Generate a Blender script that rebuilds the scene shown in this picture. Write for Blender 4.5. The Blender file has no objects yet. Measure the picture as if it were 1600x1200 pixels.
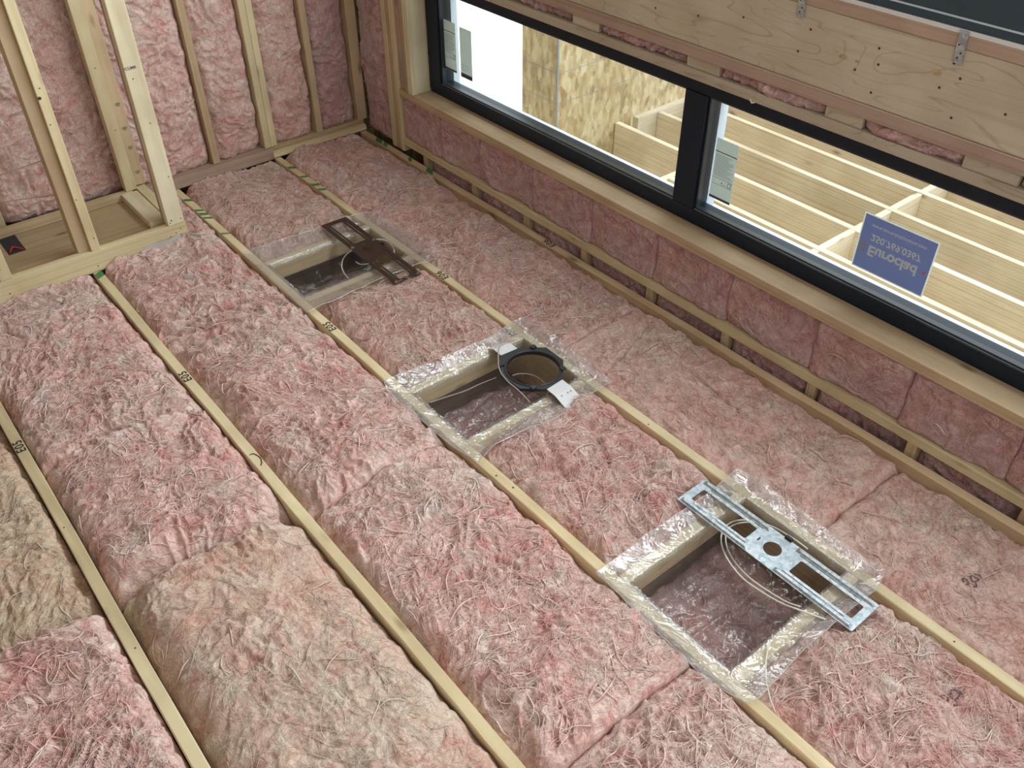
import bpy, bmesh, math, random
import numpy as np
from mathutils import Vector, Matrix

SC = bpy.context.scene
COL = SC.collection
random.seed(7)
PI = math.pi

# ------------------------------------------------------------------ camera
CAM_H = 2.19
Mc = [[0.7740089797758564, -0.6331604235685647, -0.004239959058002736],
      [-0.4068678415351256, -0.49222374195804314, -0.7695286527331974],
      [0.48514807919941927, 0.597347190400438, -0.6385982112172073]]
F_PX = 1384.6
cd = bpy.data.cameras.new('camera')
cd.sensor_width = 36.0
cd.lens = F_PX / 1600 * 36.0
cd.clip_start = 0.05
cam = bpy.data.objects.new('camera', cd)
COL.objects.link(cam)
r, d, f = [Vector(v) for v in Mc]
m = Matrix((r, -d, -f)).transposed().to_4x4()
m.translation = (0, 0, CAM_H)
cam.matrix_world = m
SC.camera = cam

# ------------------------------------------------------------------ world, lights, exposure
SC.view_settings.view_transform = 'Standard'
SC.view_settings.look = 'None'
SC.view_settings.gamma = 1.0
SC.view_settings.use_curve_mapping = False
SC.view_settings.exposure = 0.0
w = bpy.data.worlds.new('sky')
SC.world = w
w.use_nodes = True
w.node_tree.nodes['Background'].inputs[0].default_value = (0.93, 0.97, 1.0, 1)
w.node_tree.nodes['Background'].inputs[1].default_value = 2.5


def area(name, loc, target, sx, sy, power, col):
    l = bpy.data.lights.new(name, 'AREA')
    l.shape = 'RECTANGLE'
    l.size = sx
    l.size_y = sy
    l.energy = power
    l.color = col
    o = bpy.data.objects.new(name, l)
    COL.objects.link(o)
    o.location = loc
    dv = Vector(target) - Vector(loc)
    o.rotation_euler = dv.to_track_quat('-Z', 'Y').to_euler()
    return o


# daylight of the tall upper window row (right wall), of the window behind the viewer; an overhead fill lamp is added
area('upper_window_daylight', (2.78, 1.4, 2.22), (0.4, 1.6, 0.5), 5.0, 1.15, 158, (0.93, 0.97, 1.0))
area('rear_window_daylight', (0.4, -1.45, 2.0), (0.7, 3.5, 0.3), 3.4, 1.6, 44, (0.97, 0.98, 1.0))
area('overhead_fill', (0.9, 1.8, 3.15), (0.8, 2.2, 0.0), 2.2, 3.0, 12, (1.0, 0.98, 0.95))

try:
    SC.cycles.use_denoising = True
    SC.cycles.max_bounces = 10
    SC.cycles.transparent_max_bounces = 16
    SC.cycles.sample_clamp_indirect = 6
    SC.cycles.caustics_reflective = False
    SC.cycles.caustics_refractive = False
except Exception:
    pass


# ------------------------------------------------------------------ camera maths (survey of the photo)
def ray(u, v):
    c = ((u - 800) / F_PX, (v - 600) / F_PX, 1.0)
    return Vector([sum(Mc[k][i] * c[k] for k in range(3)) for i in range(3)])


def on_z(u, v, z=0.0):
    dd = ray(u, v)
    t = (z - CAM_H) / dd.z
    return (dd.x * t, dd.y * t, z)


# ------------------------------------------------------------------ materials
MATS = {}


def nt(name):
    mt = bpy.data.materials.new(name)
    mt.use_nodes = True
    t = mt.node_tree
    t.nodes.clear()
    out = t.nodes.new('ShaderNodeOutputMaterial')
    MATS[name] = mt
    return mt, t, out


def N(t, kind, **kw):
    n = t.nodes.new('ShaderNode' + kind)
    for k, v in kw.items():
        if k.startswith('i_'):
            key = k[2:]
            n.inputs[int(key) if key.isdigit() else key.replace('_', ' ')].default_value = v
        else:
            setattr(n, k, v)
    return n


def ramp(t, src, stops):
    n = t.nodes.new('ShaderNodeValToRGB')
    e = n.color_ramp.elements
    while len(e) < len(stops):
        e.new(0.5)
    for k, (p, c) in enumerate(stops):
        e[k].position = p
        e[k].color = (*c, 1) if len(c) == 3 else c
    t.links.new(src, n.inputs[0])
    return n.outputs[0]


def mixc(t, fac, a, b, mode='MIX'):
    n = t.nodes.new('ShaderNodeMix')
    n.data_type = 'RGBA'
    n.blend_type = mode
    for s, v in ((0, fac), (6, a), (7, b)):
        if hasattr(v, 'links') or isinstance(v, bpy.types.NodeSocket):
            t.links.new(v, n.inputs[s])
        elif s == 0:
            n.inputs[0].default_value = v
        else:
            n.inputs[s].default_value = (*v, 1)
    return n.outputs[2]


def simple(name, col, rough=0.6, metal=0.0, spec=0.5):
    mt, t, out = nt(name)
    b = N(t, 'BsdfPrincipled')
    b.inputs['Base Color'].default_value = (*col, 1)
    b.inputs['Roughness'].default_value = rough
    b.inputs['Metallic'].default_value = metal
    b.inputs['Specular IOR Level'].default_value = spec
    # slight unevenness so no surface is perfectly flat in tone
    tc = N(t, 'TexCoord')
    nz = N(t, 'TexNoise', i_Scale=60.0, i_Detail=3.0)
    t.links.new(tc.outputs['Object'], nz.inputs['Vector'])
    bp = N(t, 'Bump', i_Strength=0.08, i_Distance=0.002)
    t.links.new(nz.outputs[0], bp.inputs['Height'])
    t.links.new(bp.outputs[0], b.inputs['Normal'])
    t.links.new(b.outputs[0], out.inputs[0])
    return mt


def wood(name, axis, light, dark, knots=True, rough=0.62, streak=0.5):
    mt, t, out = nt(name)
    tc = N(t, 'TexCoord')
    oi = N(t, 'ObjectInfo')
    off = N(t, 'VectorMath', operation='SCALE')
    cmb = N(t, 'CombineXYZ')
    for k in range(3):
        t.links.new(oi.outputs['Random'], cmb.inputs[k])
    t.links.new(cmb.outputs[0], off.inputs[0])
    off.inputs['Scale'].default_value = 37.0
    add = N(t, 'VectorMath', operation='ADD')
    t.links.new(tc.outputs['Object'], add.inputs[0])
    t.links.new(off.outputs[0], add.inputs[1])
    mp = N(t, 'Mapping')
    sc = [9.0, 9.0, 9.0]
    sc['xyz'.index(axis)] = 0.55
    mp.inputs['Scale'].default_value = sc
    t.links.new(add.outputs[0], mp.inputs[0])
    n1 = N(t, 'TexNoise', i_Scale=3.2, i_Detail=5.0, i_Distortion=0.5)
    t.links.new(mp.outputs[0], n1.inputs['Vector'])
    wv = N(t, 'TexWave', wave_type='RINGS', i_Scale=1.1, i_Distortion=5.0, i_Detail=2.0)
    wv.inputs['Detail Scale'].default_value = 0.7
    t.links.new(mp.outputs[0], wv.inputs['Vector'])
    g = mixc(t, 0.35 if name != 'beam_wood' else 0.1, n1.outputs[0], wv.outputs[0])
    mid = tuple(light[k] * 0.6 + dark[k] * 0.4 for k in range(3))
    c = ramp(t, g, [(0.25, mid), (0.5, light), (0.85, tuple(light[k] * (1 - 0.35 * streak) + dark[k] * 0.35 * streak for k in range(3)))])
    if name == 'beam_wood':
        gm = N(t, 'Mapping')
        gm.inputs['Scale'].default_value = (1.0, 1.1, 7.0)
        t.links.new(add.outputs[0], gm.inputs[0])
        gw_ = N(t, 'TexNoise', i_Scale=1.6, i_Detail=1.5, i_Distortion=0.6)
        t.links.new(gm.outputs[0], gw_.inputs['Vector'])
        fr_ = N(t, 'Math', operation='MULTIPLY'); fr_.inputs[1].default_value = 9.0
        t.links.new(gw_.outputs[0], fr_.inputs[0])
        fc_ = N(t, 'Math', operation='FRACT')
        t.links.new(fr_.outputs[0], fc_.inputs[0])
        gl_ = ramp(t, fc_.outputs[0], [(0.0, (1, 1, 1)), (0.42, (1, 1, 1)), (0.5, (0.74, 0.66, 0.58)), (0.58, (1, 1, 1))])
        c = mixc(t, 0.75, c, gl_, 'MULTIPLY')
    # broad blotches
    n2 = N(t, 'TexNoise', i_Scale=4.0, i_Detail=2.0)
    t.links.new(add.outputs[0], n2.inputs['Vector'])
    bl = ramp(t, n2.outputs[0], [(0.35, (0.86, 0.84, 0.82)), (0.6, (1, 1, 1))])
    c = mixc(t, 1.0, c, bl, 'MULTIPLY')
    if knots:
        mk = N(t, 'Mapping')
        s2 = [11.0, 11.0, 11.0]
        s2['xyz'.index(axis)] = 4.0
        mk.inputs['Scale'].default_value = s2
        t.links.new(add.outputs[0], mk.inputs[0])
        vo = N(t, 'TexVoronoi', i_Scale=1.0)
        t.links.new(mk.outputs[0], vo.inputs['Vector'])
        kf = ramp(t, vo.outputs['Distance'], [(0.06, (1, 1, 1)), (0.15, (0.25, 0.25, 0.25)), (0.2, (0, 0, 0))])
        # only some cells hold a knot
        sp = N(t, 'SeparateColor')
        t.links.new(vo.outputs['Color'], sp.inputs[0])
        gt = N(t, 'Math', operation='GREATER_THAN')
        gt.inputs[1].default_value = 0.62
        t.links.new(sp.outputs[0], gt.inputs[0])
        ml = N(t, 'Math', operation='MULTIPLY')
        t.links.new(kf, ml.inputs[0])
        t.links.new(gt.outputs[0], ml.inputs[1])
        ml2 = N(t, 'Math', operation='MULTIPLY')
        ml2.inputs[1].default_value = 0.75
        t.links.new(ml.outputs[0], ml2.inputs[0])
        c = mixc(t, ml2.outputs[0], c, tuple(k * 0.42 for k in dark))
    rv = N(t, 'MapRange')
    rv.inputs['To Min'].default_value = 0.88
    rv.inputs['To Max'].default_value = 1.08
    t.links.new(oi.outputs['Random'], rv.inputs[0])
    hs = N(t, 'HueSaturation')
    t.links.new(rv.outputs[0], hs.inputs['Value'])
    t.links.new(c, hs.inputs['Color'])
    b = N(t, 'BsdfPrincipled')
    b.inputs['Roughness'].default_value = rough
    b.inputs['Specular IOR Level'].default_value = 0.3
    t.links.new(hs.outputs[0], b.inputs['Base Color'])
    bp = N(t, 'Bump', i_Strength=0.25, i_Distance=0.002)
    t.links.new(n1.outputs[0], bp.inputs['Height'])
    t.links.new(bp.outputs[0], b.inputs['Normal'])
    t.links.new(b.outputs[0], out.inputs[0])
    return mt


W_L, W_D = (0.74, 0.63, 0.40), (0.42, 0.27, 0.13)
for ax in 'xyz':
    wood('wood_' + ax, ax, W_L, W_D)
    wood('pale_' + ax, ax, (0.80, 0.73, 0.52), (0.5, 0.36, 0.2))
    wood('brown_' + ax, ax, (0.58, 0.44, 0.28), (0.34, 0.21, 0.11))
    wood('rosy_' + ax, ax, (0.52, 0.38, 0.30), (0.32, 0.2, 0.14))
wood('beam_wood', 'y', (0.56, 0.49, 0.38), (0.36, 0.27, 0.18), streak=0.9)
wood('rosy_dark', 'y', (0.36, 0.24, 0.20), (0.2, 0.12, 0.1))
wood('plywood', 'x', (0.56, 0.43, 0.26), (0.30, 0.19, 0.1), streak=1.0)
wood('lvl_y', 'y', (0.88, 0.80, 0.63), (0.5, 0.27, 0.1), streak=1.4)
wood('lvl_x', 'x', (0.84, 0.76, 0.60), (0.56, 0.4, 0.22), streak=1.0)


def fluff(name, cream, pink, deep, bumpd=0.006):
    mt, t, out = nt(name)
    tc = N(t, 'TexCoord')
    n1 = N(t, 'TexNoise', i_Scale=9.0, i_Detail=7.0, i_Roughness=0.62, i_Distortion=1.6)
    t.links.new(tc.outputs['Object'], n1.inputs['Vector'])
    n0 = N(t, 'TexNoise', i_Scale=2.4, i_Detail=3.0, i_Distortion=0.6)
    t.links.new(tc.outputs['Object'], n0.inputs['Vector'])
    c1 = ramp(t, n1.outputs[0], [(0.33, deep), (0.45, pink), (0.55, tuple(0.5 * (pink[k] + cream[k]) for k in range(3))), (0.68, cream)])
    c0 = ramp(t, n0.outputs[0], [(0.32, (1.0, 0.90, 0.88)), (0.5, (1, 1, 1)), (0.7, (0.97, 1.04, 1.02))])
    c = mixc(t, 1.0, c1, c0, 'MULTIPLY')
    # fine swirling fibres
    n2 = N(t, 'TexNoise', i_Scale=38.0, i_Detail=6.0, i_Roughness=0.6, i_Distortion=3.2)
    t.links.new(tc.outputs['Object'], n2.inputs['Vector'])
    n3 = N(t, 'TexNoise', i_Scale=110.0, i_Detail=4.0, i_Roughness=0.65, i_Distortion=2.2)
    t.links.new(tc.outputs['Object'], n3.inputs['Vector'])
    f2 = ramp(t, n2.outputs[0], [(0.36, (0.80, 0.72, 0.70)), (0.5, (1, 1, 1)), (0.62, (1.0, 1.05, 1.06))])
    c = mixc(t, 0.8, c, f2, 'MULTIPLY')
    wn = N(t, 'TexNoise', i_Scale=7.0, i_Detail=2.0)
    t.links.new(tc.outputs['Object'], wn.inputs['Vector'])
    ws = N(t, 'VectorMath', operation='MULTIPLY_ADD')
    ws.inputs[1].default_value = (0.42, 0.42, 0.42)
    t.links.new(wn.outputs['Color'], ws.inputs[0])
    t.links.new(tc.outputs['Object'], ws.inputs[2])
    fm = N(t, 'Mapping')
    fm.inputs['Scale'].default_value = (150.0, 24.0, 60.0)
    t.links.new(ws.outputs[0], fm.inputs[0])
    nf = N(t, 'TexNoise', i_Scale=1.0, i_Detail=3.0, i_Roughness=0.6)
    t.links.new(fm.outputs[0], nf.inputs['Vector'])
    ff = ramp(t, nf.outputs[0], [(0.36, (0.78, 0.70, 0.68)), (0.52, (1, 1, 1)), (0.64, (1.06, 1.10, 1.11))])
    c = mixc(t, 0.85, c, ff, 'MULTIPLY')
    b = N(t, 'BsdfPrincipled')
    b.inputs['Roughness'].default_value = 0.95
    b.inputs['Specular IOR Level'].default_value = 0.08
    b.inputs['Sheen Weight'].default_value = 0.15
    t.links.new(c, b.inputs['Base Color'])
    bp = N(t, 'Bump', i_Strength=0.8, i_Distance=bumpd)
    t.links.new(n2.outputs[0], bp.inputs['Height'])
    bp2 = N(t, 'Bump', i_Strength=0.6, i_Distance=bumpd * 0.35)
    t.links.new(n3.outputs[0], bp2.inputs['Height'])
    t.links.new(bp.outputs[0], bp2.inputs['Normal'])
    bp3 = N(t, 'Bump', i_Strength=0.75, i_Distance=bumpd * 0.45)
    t.links.new(nf.outputs[0], bp3.inputs['Height'])
    t.links.new(bp2.outputs[0], bp3.inputs['Normal'])
    t.links.new(bp3.outputs[0], b.inputs['Normal'])
    t.links.new(b.outputs[0], out.inputs[0])
    return mt


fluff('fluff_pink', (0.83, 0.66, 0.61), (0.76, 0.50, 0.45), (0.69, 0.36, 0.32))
fluff('fluff_peach', (0.76, 0.59, 0.53), (0.69, 0.44, 0.385), (0.58, 0.33, 0.28))
fluff('fluff_tan', (0.72, 0.58, 0.48), (0.64, 0.44, 0.36), (0.60, 0.33, 0.28))
fluff('fluff_ochre', (0.70, 0.56, 0.43), (0.62, 0.44, 0.32), (0.50, 0.31, 0.21))
fluff('fluff_shaded', (0.64, 0.48, 0.47), (0.56, 0.35, 0.35), (0.46, 0.24, 0.24), 0.005)  # darker copy of the pink; shade of wall and recesses put into the colour
fluff('strand_pink', (0.86, 0.71, 0.66), (0.82, 0.57, 0.52), (0.77, 0.43, 0.39), 0.001)
fluff('strand_peach', (0.80, 0.67, 0.60), (0.76, 0.55, 0.48), (0.70, 0.42, 0.36), 0.001)
fluff('strand_tan', (0.74, 0.66, 0.55), (0.70, 0.55, 0.46), (0.66, 0.42, 0.34), 0.001)

simple('ink', (0.02, 0.02, 0.025), 0.6)
simple('ink_faint', (0.16, 0.10, 0.12), 0.9)
simple('green_paint', (0.05, 0.20, 0.07), 0.6)
simple('frame_dark', (0.006, 0.014, 0.028), 0.38, 0.0, 0.3)
simple('gasket', (0.02, 0.028, 0.035), 0.3)
simple('highlight_pale', (0.42, 0.44, 0.50), 0.3, 0.6)
simple('sky_tinted_grey', (0.55, 0.62, 0.70), 0.5)  # the flashing's reflected sky blue is put into this colour
simple('black_plastic', (0.02, 0.022, 0.027), 0.38)
simple('white_plastic', (0.72, 0.74, 0.76), 0.4)
simple('cable_white', (0.74, 0.72, 0.64), 0.45)
simple('cable_grey', (0.42, 0.36, 0.34), 0.5)
simple('foam_white', (0.72, 0.72, 0.72), 0.6)
simple('label_ink', (0.06, 0.07, 0.09), 0.6)
simple('label_grey', (0.28, 0.31, 0.34), 0.6)
simple('sticker_red', (0.6, 0.12, 0.16), 0.5)
simple('drywall', (0.40, 0.36, 0.30), 0.9)
simple('scrap_grey', (0.42, 0.40, 0.37), 0.5)
simple('stain_grey', (0.27, 0.22, 0.15), 0.8)
simple('painted_void', (0.03, 0.03, 0.035), 0.9)
simple('red_wire', (0.5, 0.04, 0.03), 0.5)
simple('nail_dark', (0.05, 0.04, 0.035), 0.6)
simple('blue_grey', (0.035, 0.06, 0.085), 0.35)


def backlit(name, col, trans):
    mt, t, out = nt(name)
    df = N(t, 'BsdfDiffuse'); df.inputs[0].default_value = (*col, 1)
    tl = N(t, 'BsdfTranslucent'); tl.inputs[0].default_value = (*col, 1)
    m1 = N(t, 'MixShader'); m1.inputs[0].default_value = trans
    t.links.new(df.outputs[0], m1.inputs[1]); t.links.new(tl.outputs[0], m1.inputs[2])
    t.links.new(m1.outputs[0], out.inputs[0])


backlit('label_white', (0.72, 0.80, 0.78), 0.5)
backlit('sticker_blue', (0.38, 0.47, 0.78), 0.5)
backlit('sticker_white', (0.88, 0.95, 0.92), 0.5)


def galvanised():
    mt, t, out = nt('galvanised')
    tc = N(t, 'TexCoord')
    vo = N(t, 'TexVoronoi', i_Scale=90.0)
    nz = N(t, 'TexNoise', i_Scale=26.0, i_Detail=4.0, i_Distortion=0.4)
    t.links.new(tc.outputs['Object'], vo.inputs['Vector'])
    t.links.new(tc.outputs['Object'], nz.inputs['Vector'])
    sp = N(t, 'SeparateColor')
    t.links.new(vo.outputs['Color'], sp.inputs[0])
    mx = N(t, 'Math', operation='MULTIPLY')
    t.links.new(sp.outputs[0], mx.inputs[0])
    t.links.new(nz.outputs[0], mx.inputs[1])
    c = ramp(t, mx.outputs[0], [(0.05, (0.36, 0.42, 0.46)), (0.3, (0.56, 0.62, 0.67)), (0.6, (0.80, 0.86, 0.9))])
    rr = ramp(t, mx.outputs[0], [(0.0, (0.5, 0.5, 0.5)), (0.6, (0.28, 0.28, 0.28))])
    b = N(t, 'BsdfPrincipled')
    b.inputs['Metallic'].default_value = 0.9
    t.links.new(c, b.inputs['Base Color'])
    t.links.new(rr, b.inputs['Roughness'])
    t.links.new(b.outputs[0], out.inputs[0])


galvanised()


def clear_sheet(name, milk, gloss, rough, tint=(1, 1, 1)):
    mt, t, out = nt(name)
    tr = N(t, 'BsdfTransparent')
    tr.inputs[0].default_value = (*tint, 1)
    df = N(t, 'BsdfDiffuse')
    df.inputs[0].default_value = (0.85, 0.84, 0.86, 1)
    gl = N(t, 'BsdfGlossy')
    gl.inputs['Roughness'].default_value = rough
    m1 = N(t, 'MixShader')
    m1.inputs[0].default_value = milk
    t.links.new(tr.outputs[0], m1.inputs[1])
    t.links.new(df.outputs[0], m1.inputs[2])
    lw = N(t, 'LayerWeight', i_Blend=0.5)
    pw = N(t, 'Math', operation='POWER')
    pw.inputs[1].default_value = 3.0
    t.links.new(lw.outputs['Facing'], pw.inputs[0])
    ad = N(t, 'Math', operation='MULTIPLY_ADD')
    ad.use_clamp = True
    ad.inputs[1].default_value = gloss
    ad.inputs[2].default_value = 0.04 if name == 'glass' else (0.07 if name == 'poly_inner' else 0.13)
    t.links.new(pw.outputs[0], ad.inputs[0])
    m2 = N(t, 'MixShader')
    t.links.new(ad.outputs[0], m2.inputs[0])
    t.links.new(m1.outputs[0], m2.inputs[1])
    t.links.new(gl.outputs[0], m2.inputs[2])
    if name != 'glass':
        tc = N(t, 'TexCoord')
        nz = N(t, 'TexNoise', i_Scale=14.0, i_Detail=3.0, i_Distortion=2.5)
        t.links.new(tc.outputs['Object'], nz.inputs['Vector'])
        bp = N(t, 'Bump', i_Strength=0.55, i_Distance=0.012)
        t.links.new(nz.outputs[0], bp.inputs['Height'])
        t.links.new(bp.outputs[0], gl.inputs['Normal'])
    t.links.new(m2.outputs[0], out.inputs[0])
    return mt


clear_sheet('glass', 0.0, 0.35, 0.0, (0.93, 0.96, 0.95))
clear_sheet('poly_highlight', 0.45, 0.5, 0.1, (0.95, 0.95, 0.95))
clear_sheet('poly_inner', 0.045, 0.5, 0.12, (0.93, 0.90, 0.88))
clear_sheet('poly_sheet', 0.16, 0.9, 0.06, (0.95, 0.94, 0.93))


def osb():
    mt, t, out = nt('osb')
    tc = N(t, 'TexCoord')
    cols = []
    base = None
    for k, (rx, sc) in enumerate(((0.4, (38, 38, 15)), (-0.7, (30, 30, 13)), (1.3, (34, 34, 16)))):
        mp = N(t, 'Mapping')
        mp.inputs['Rotation'].default_value = (rx, rx * 0.8, k)
        mp.inputs['Scale'].default_value = sc
        t.links.new(tc.outputs['Object'], mp.inputs[0])
        vo = N(t, 'TexVoronoi', i_Scale=1.0)
        t.links.new(mp.outputs[0], vo.inputs['Vector'])
        sp = N(t, 'SeparateColor')
        t.links.new(vo.outputs['Color'], sp.inputs[0])
        c = ramp(t, sp.outputs[k], [(0.0, (0.24, 0.15, 0.06)), (0.3, (0.42, 0.30, 0.14)), (0.65, (0.55, 0.44, 0.25)), (1.0, (0.70, 0.62, 0.42))])
        base = c if base is None else mixc(t, 0.45, base, c)
    b = N(t, 'BsdfPrincipled')
    b.inputs['Roughness'].default_value = 0.7
    t.links.new(base, b.inputs['Base Color'])
    t.links.new(b.outputs[0], out.inputs[0])


osb()


# ------------------------------------------------------------------ object helpers
def mesh_obj(name, verts, faces, mats, parent=None, loc=(0, 0, 0), mi=None, smooth=False):
    """verts are world coordinates; the object's origin goes to loc (or to its parent's)."""
    if parent is not None:
        loc = parent['_o']
    me = bpy.data.meshes.new(name)
    L = Vector(loc)
    me.from_pydata([tuple(Vector(v) - L) for v in verts], [], faces)
    for mm in (mats if isinstance(mats, (list, tuple)) else [mats]):
        me.materials.append(MATS[mm])
    if mi is not None:
        me.polygons.foreach_set('material_index', mi)
    if smooth:
        me.polygons.foreach_set('use_smooth', [True] * len(me.polygons))
    me.update()
    o = bpy.data.objects.new(name, me)
    COL.objects.link(o)
    if parent is not None:
        o.parent = parent
    else:
        o.location = loc
    o['_o'] = list(loc)
    return o


class MB:
    def __init__(s):
        s.v, s.f, s.m = [], [], []

    def quad_box(s, pts, mi=0):
        """pts: 8 corners, bottom ring then top ring"""
        b = len(s.v)
        s.v += [tuple(p) for p in pts]
        for q in ((0, 3, 2, 1), (4, 5, 6, 7), (0, 1, 5, 4), (1, 2, 6, 5), (2, 3, 7, 6), (3, 0, 4, 7)):
            s.f.append(tuple(b + k for k in q))
            s.m.append(mi)
        return s

    def box(s, x0, x1, y0, y1, z0, z1, mi=0, bev=0.0):
        if bev <= 0:
            return s.quad_box([(x0, y0, z0), (x1, y0, z0), (x1, y1, z0), (x0, y1, z0),
                               (x0, y0, z1), (x1, y0, z1), (x1, y1, z1), (x0, y1, z1)], mi)
        bm = bmesh.new()
        bmesh.ops.create_cube(bm, size=1)
        for v in bm.verts:
            v.co = Vector(((x0 + x1) / 2 + v.co.x * (x1 - x0), (y0 + y1) / 2 + v.co.y * (y1 - y0), (z0 + z1) / 2 + v.co.z * (z1 - z0)))
        bmesh.ops.bevel(bm, geom=bm.edges[:], offset=bev, segments=2, profile=0.5, affect='EDGES')
        b = len(s.v)
        bm.verts.index_update()
        s.v += [tuple(v.co) for v in bm.verts]
        for fc in bm.faces:
            s.f.append(tuple(b + v.index for v in fc.verts))
            s.m.append(mi)
        bm.free()
        return s

    def tube(s, pts, rad, n=6, mi=0, taper=False):
        P = [Vector(p) for p in pts]
        b0 = len(s.v)
        up = Vector((0, 0, 1))
        for i, p in enumerate(P):
            tg = (P[min(i + 1, len(P) - 1)] - P[max(i - 1, 0)])
            if tg.length < 1e-9:
                tg = Vector((1, 0, 0))
            tg.normalize()
            a = tg.cross(up)
            if a.length < 1e-4:
                a = tg.cross(Vector((1, 0, 0)))
            a.normalize()
            c = a.cross(tg)
            rr = rad * (math.sin(PI * (0.08 + 0.84 * i / (len(P) - 1))) if taper else 1)
            for k in range(n):
                an = 2 * PI * k / n
                s.v.append(tuple(p + (a * math.cos(an) + c * math.sin(an)) * rr))
        for i in range(len(P) - 1):
            for k in range(n):
                q = b0 + i * n
                s.f.append((q + k, q + (k + 1) % n, q + n + (k + 1) % n, q + n + k))
                s.m.append(mi)
        s.f.append(tuple(b0 + k for k in range(n))[::-1])
        s.m.append(mi)
        e = b0 + (len(P) - 1) * n
        s.f.append(tuple(e + k for k in range(n)))
        s.m.append(mi)
        return s

    def build(s, name, mats, parent=None, loc=(0, 0, 0), smooth=False):
        return mesh_obj(name, s.v, s.f, mats, parent, loc, s.m, smooth)


def tag(o, label, cat, group=None, kind=None):
    if label:
        o['label'] = label
    if cat:
        o['category'] = cat
    if group:
        o['group'] = group
    if kind:
        o['kind'] = kind
    return o


def thing(name, label, cat, loc, group=None, kind=None):
    o = bpy.data.objects.new(name, None)
    o.empty_display_size = 0.05
    COL.objects.link(o)
    o.location = loc
    o['_o'] = list(loc)
    return tag(o, label, cat, group, kind)


def board(name, label, cat, mat, x, y, z, group=None, bev=0.0025, loc=None, wob=None):
    """one sawn timber; lightly rounded arrises"""
    mb = MB().box(*x, *y, *z, 0, bev)
    if loc is None:
        loc = ((x[0] + x[1]) / 2, (y[0] + y[1]) / 2, z[0])
    o = mb.build(name, mat, None, loc)
    return tag(o, label, cat, group)


def structure(name, mb, mat):
    o = mb.build(name, mat)
    o['kind'] = 'structure'
    return o


def smooth_path(pts, sub=8):
    P = [Vector(p) for p in pts]
    out = []
    for i in range(len(P) - 1):
        p0, p1, p2, p3 = P[max(i - 1, 0)], P[i], P[i + 1], P[min(i + 2, len(P) - 1)]
        for k in range(sub):
            t = k / sub
            out.append(0.5 * ((2 * p1) + (p2 - p0) * t + (2 * p0 - 5 * p1 + 4 * p2 - p3) * t * t + (3 * p1 - p0 - 3 * p2 + p3) * t ** 3))
    out.append(P[-1])
    return out


def text_mesh(txt, size, bold=0.0, extrude=0.0003, spacing=1.0):
    cu = bpy.data.curves.new('t', 'FONT')
    cu.body = txt
    cu.size = size
    cu.offset = bold
    cu.extrude = extrude
    cu.align_x = 'CENTER'
    cu.align_y = 'CENTER'
    cu.space_character = spacing
    o = bpy.data.objects.new('t', cu)
    COL.objects.link(o)
    dg = bpy.context.evaluated_depsgraph_get()
    dg.update()
    me = bpy.data.meshes.new_from_object(o.evaluated_get(dg))
    v = [tuple(q.co) for q in me.vertices]
    fc = [tuple(p.vertices) for p in me.polygons]
    bpy.data.objects.remove(o)
    bpy.data.curves.remove(cu)
    bpy.data.meshes.remove(me)
    return v, fc


def lettering(name, txt, size, origin, A, B, mat, parent, bold=0.0, spacing=1.0):
    """A: reading direction, B: up direction of the letters, world vectors"""
    v, fc = text_mesh(txt, size, bold, 0.0002, spacing)
    O, A, B = Vector(origin), Vector(A), Vector(B)
    C = A.cross(B)
    return mesh_obj(name, [O + A * p[0] + B * p[1] + C * p[2] for p in v], fc, mat, parent)


def plate_mesh(outer, holes, thick):
    cu = bpy.data.curves.new('p', 'CURVE')
    cu.dimensions = '2D'
    cu.fill_mode = 'BOTH'
    cu.extrude = thick / 2
    for lp in [outer] + holes:
        sp = cu.splines.new('POLY')
        sp.points.add(len(lp) - 1)
        for k, (a, b) in enumerate(lp):
            sp.points[k].co = (a, b, 0, 1)
        sp.use_cyclic_u = True
    o = bpy.data.objects.new('p', cu)
    COL.objects.link(o)
    dg = bpy.context.evaluated_depsgraph_get()
    dg.update()
    me = bpy.data.meshes.new_from_object(o.evaluated_get(dg))
    v = [tuple(q.co) for q in me.vertices]
    fc = [tuple(p.vertices) for p in me.polygons]
    bpy.data.objects.remove(o)
    bpy.data.curves.remove(cu)
    bpy.data.meshes.remove(me)
    return v, fc


# ------------------------------------------------------------------ noise
_rng = np.random.RandomState(11)
PERM = _rng.permutation(512).astype(np.int64)
PERM = np.concatenate([PERM, PERM])
ANG = _rng.rand(512) * 2 * np.pi
GX, GY = np.cos(ANG), np.sin(ANG)


def perlin(x, y, seed=0):
    x = x + seed * 17.31
    y = y + seed * 9.77
    xi = np.floor(x).astype(np.int64)
    yi = np.floor(y).astype(np.int64)
    xf, yf = x - xi, y - yi
    u = xf * xf * xf * (xf * (xf * 6 - 15) + 10)
    v = yf * yf * yf * (yf * (yf * 6 - 15) + 10)

    def g(ix, iy, fx, fy):
        h = PERM[(PERM[ix & 511] + iy) & 511]
        return GX[h] * fx + GY[h] * fy
    a = g(xi, yi, xf, yf)
    b = g(xi + 1, yi, xf - 1, yf)
    c = g(xi, yi + 1, xf, yf - 1)
    e = g(xi + 1, yi + 1, xf - 1, yf - 1)
    return 1.41 * ((a * (1 - u) + b * u) * (1 - v) + (c * (1 - u) + e * u) * v)


def ridge(n, p=1.6):
    return np.clip(1 - np.abs(n) * 1.9, 0, 1) ** p


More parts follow.
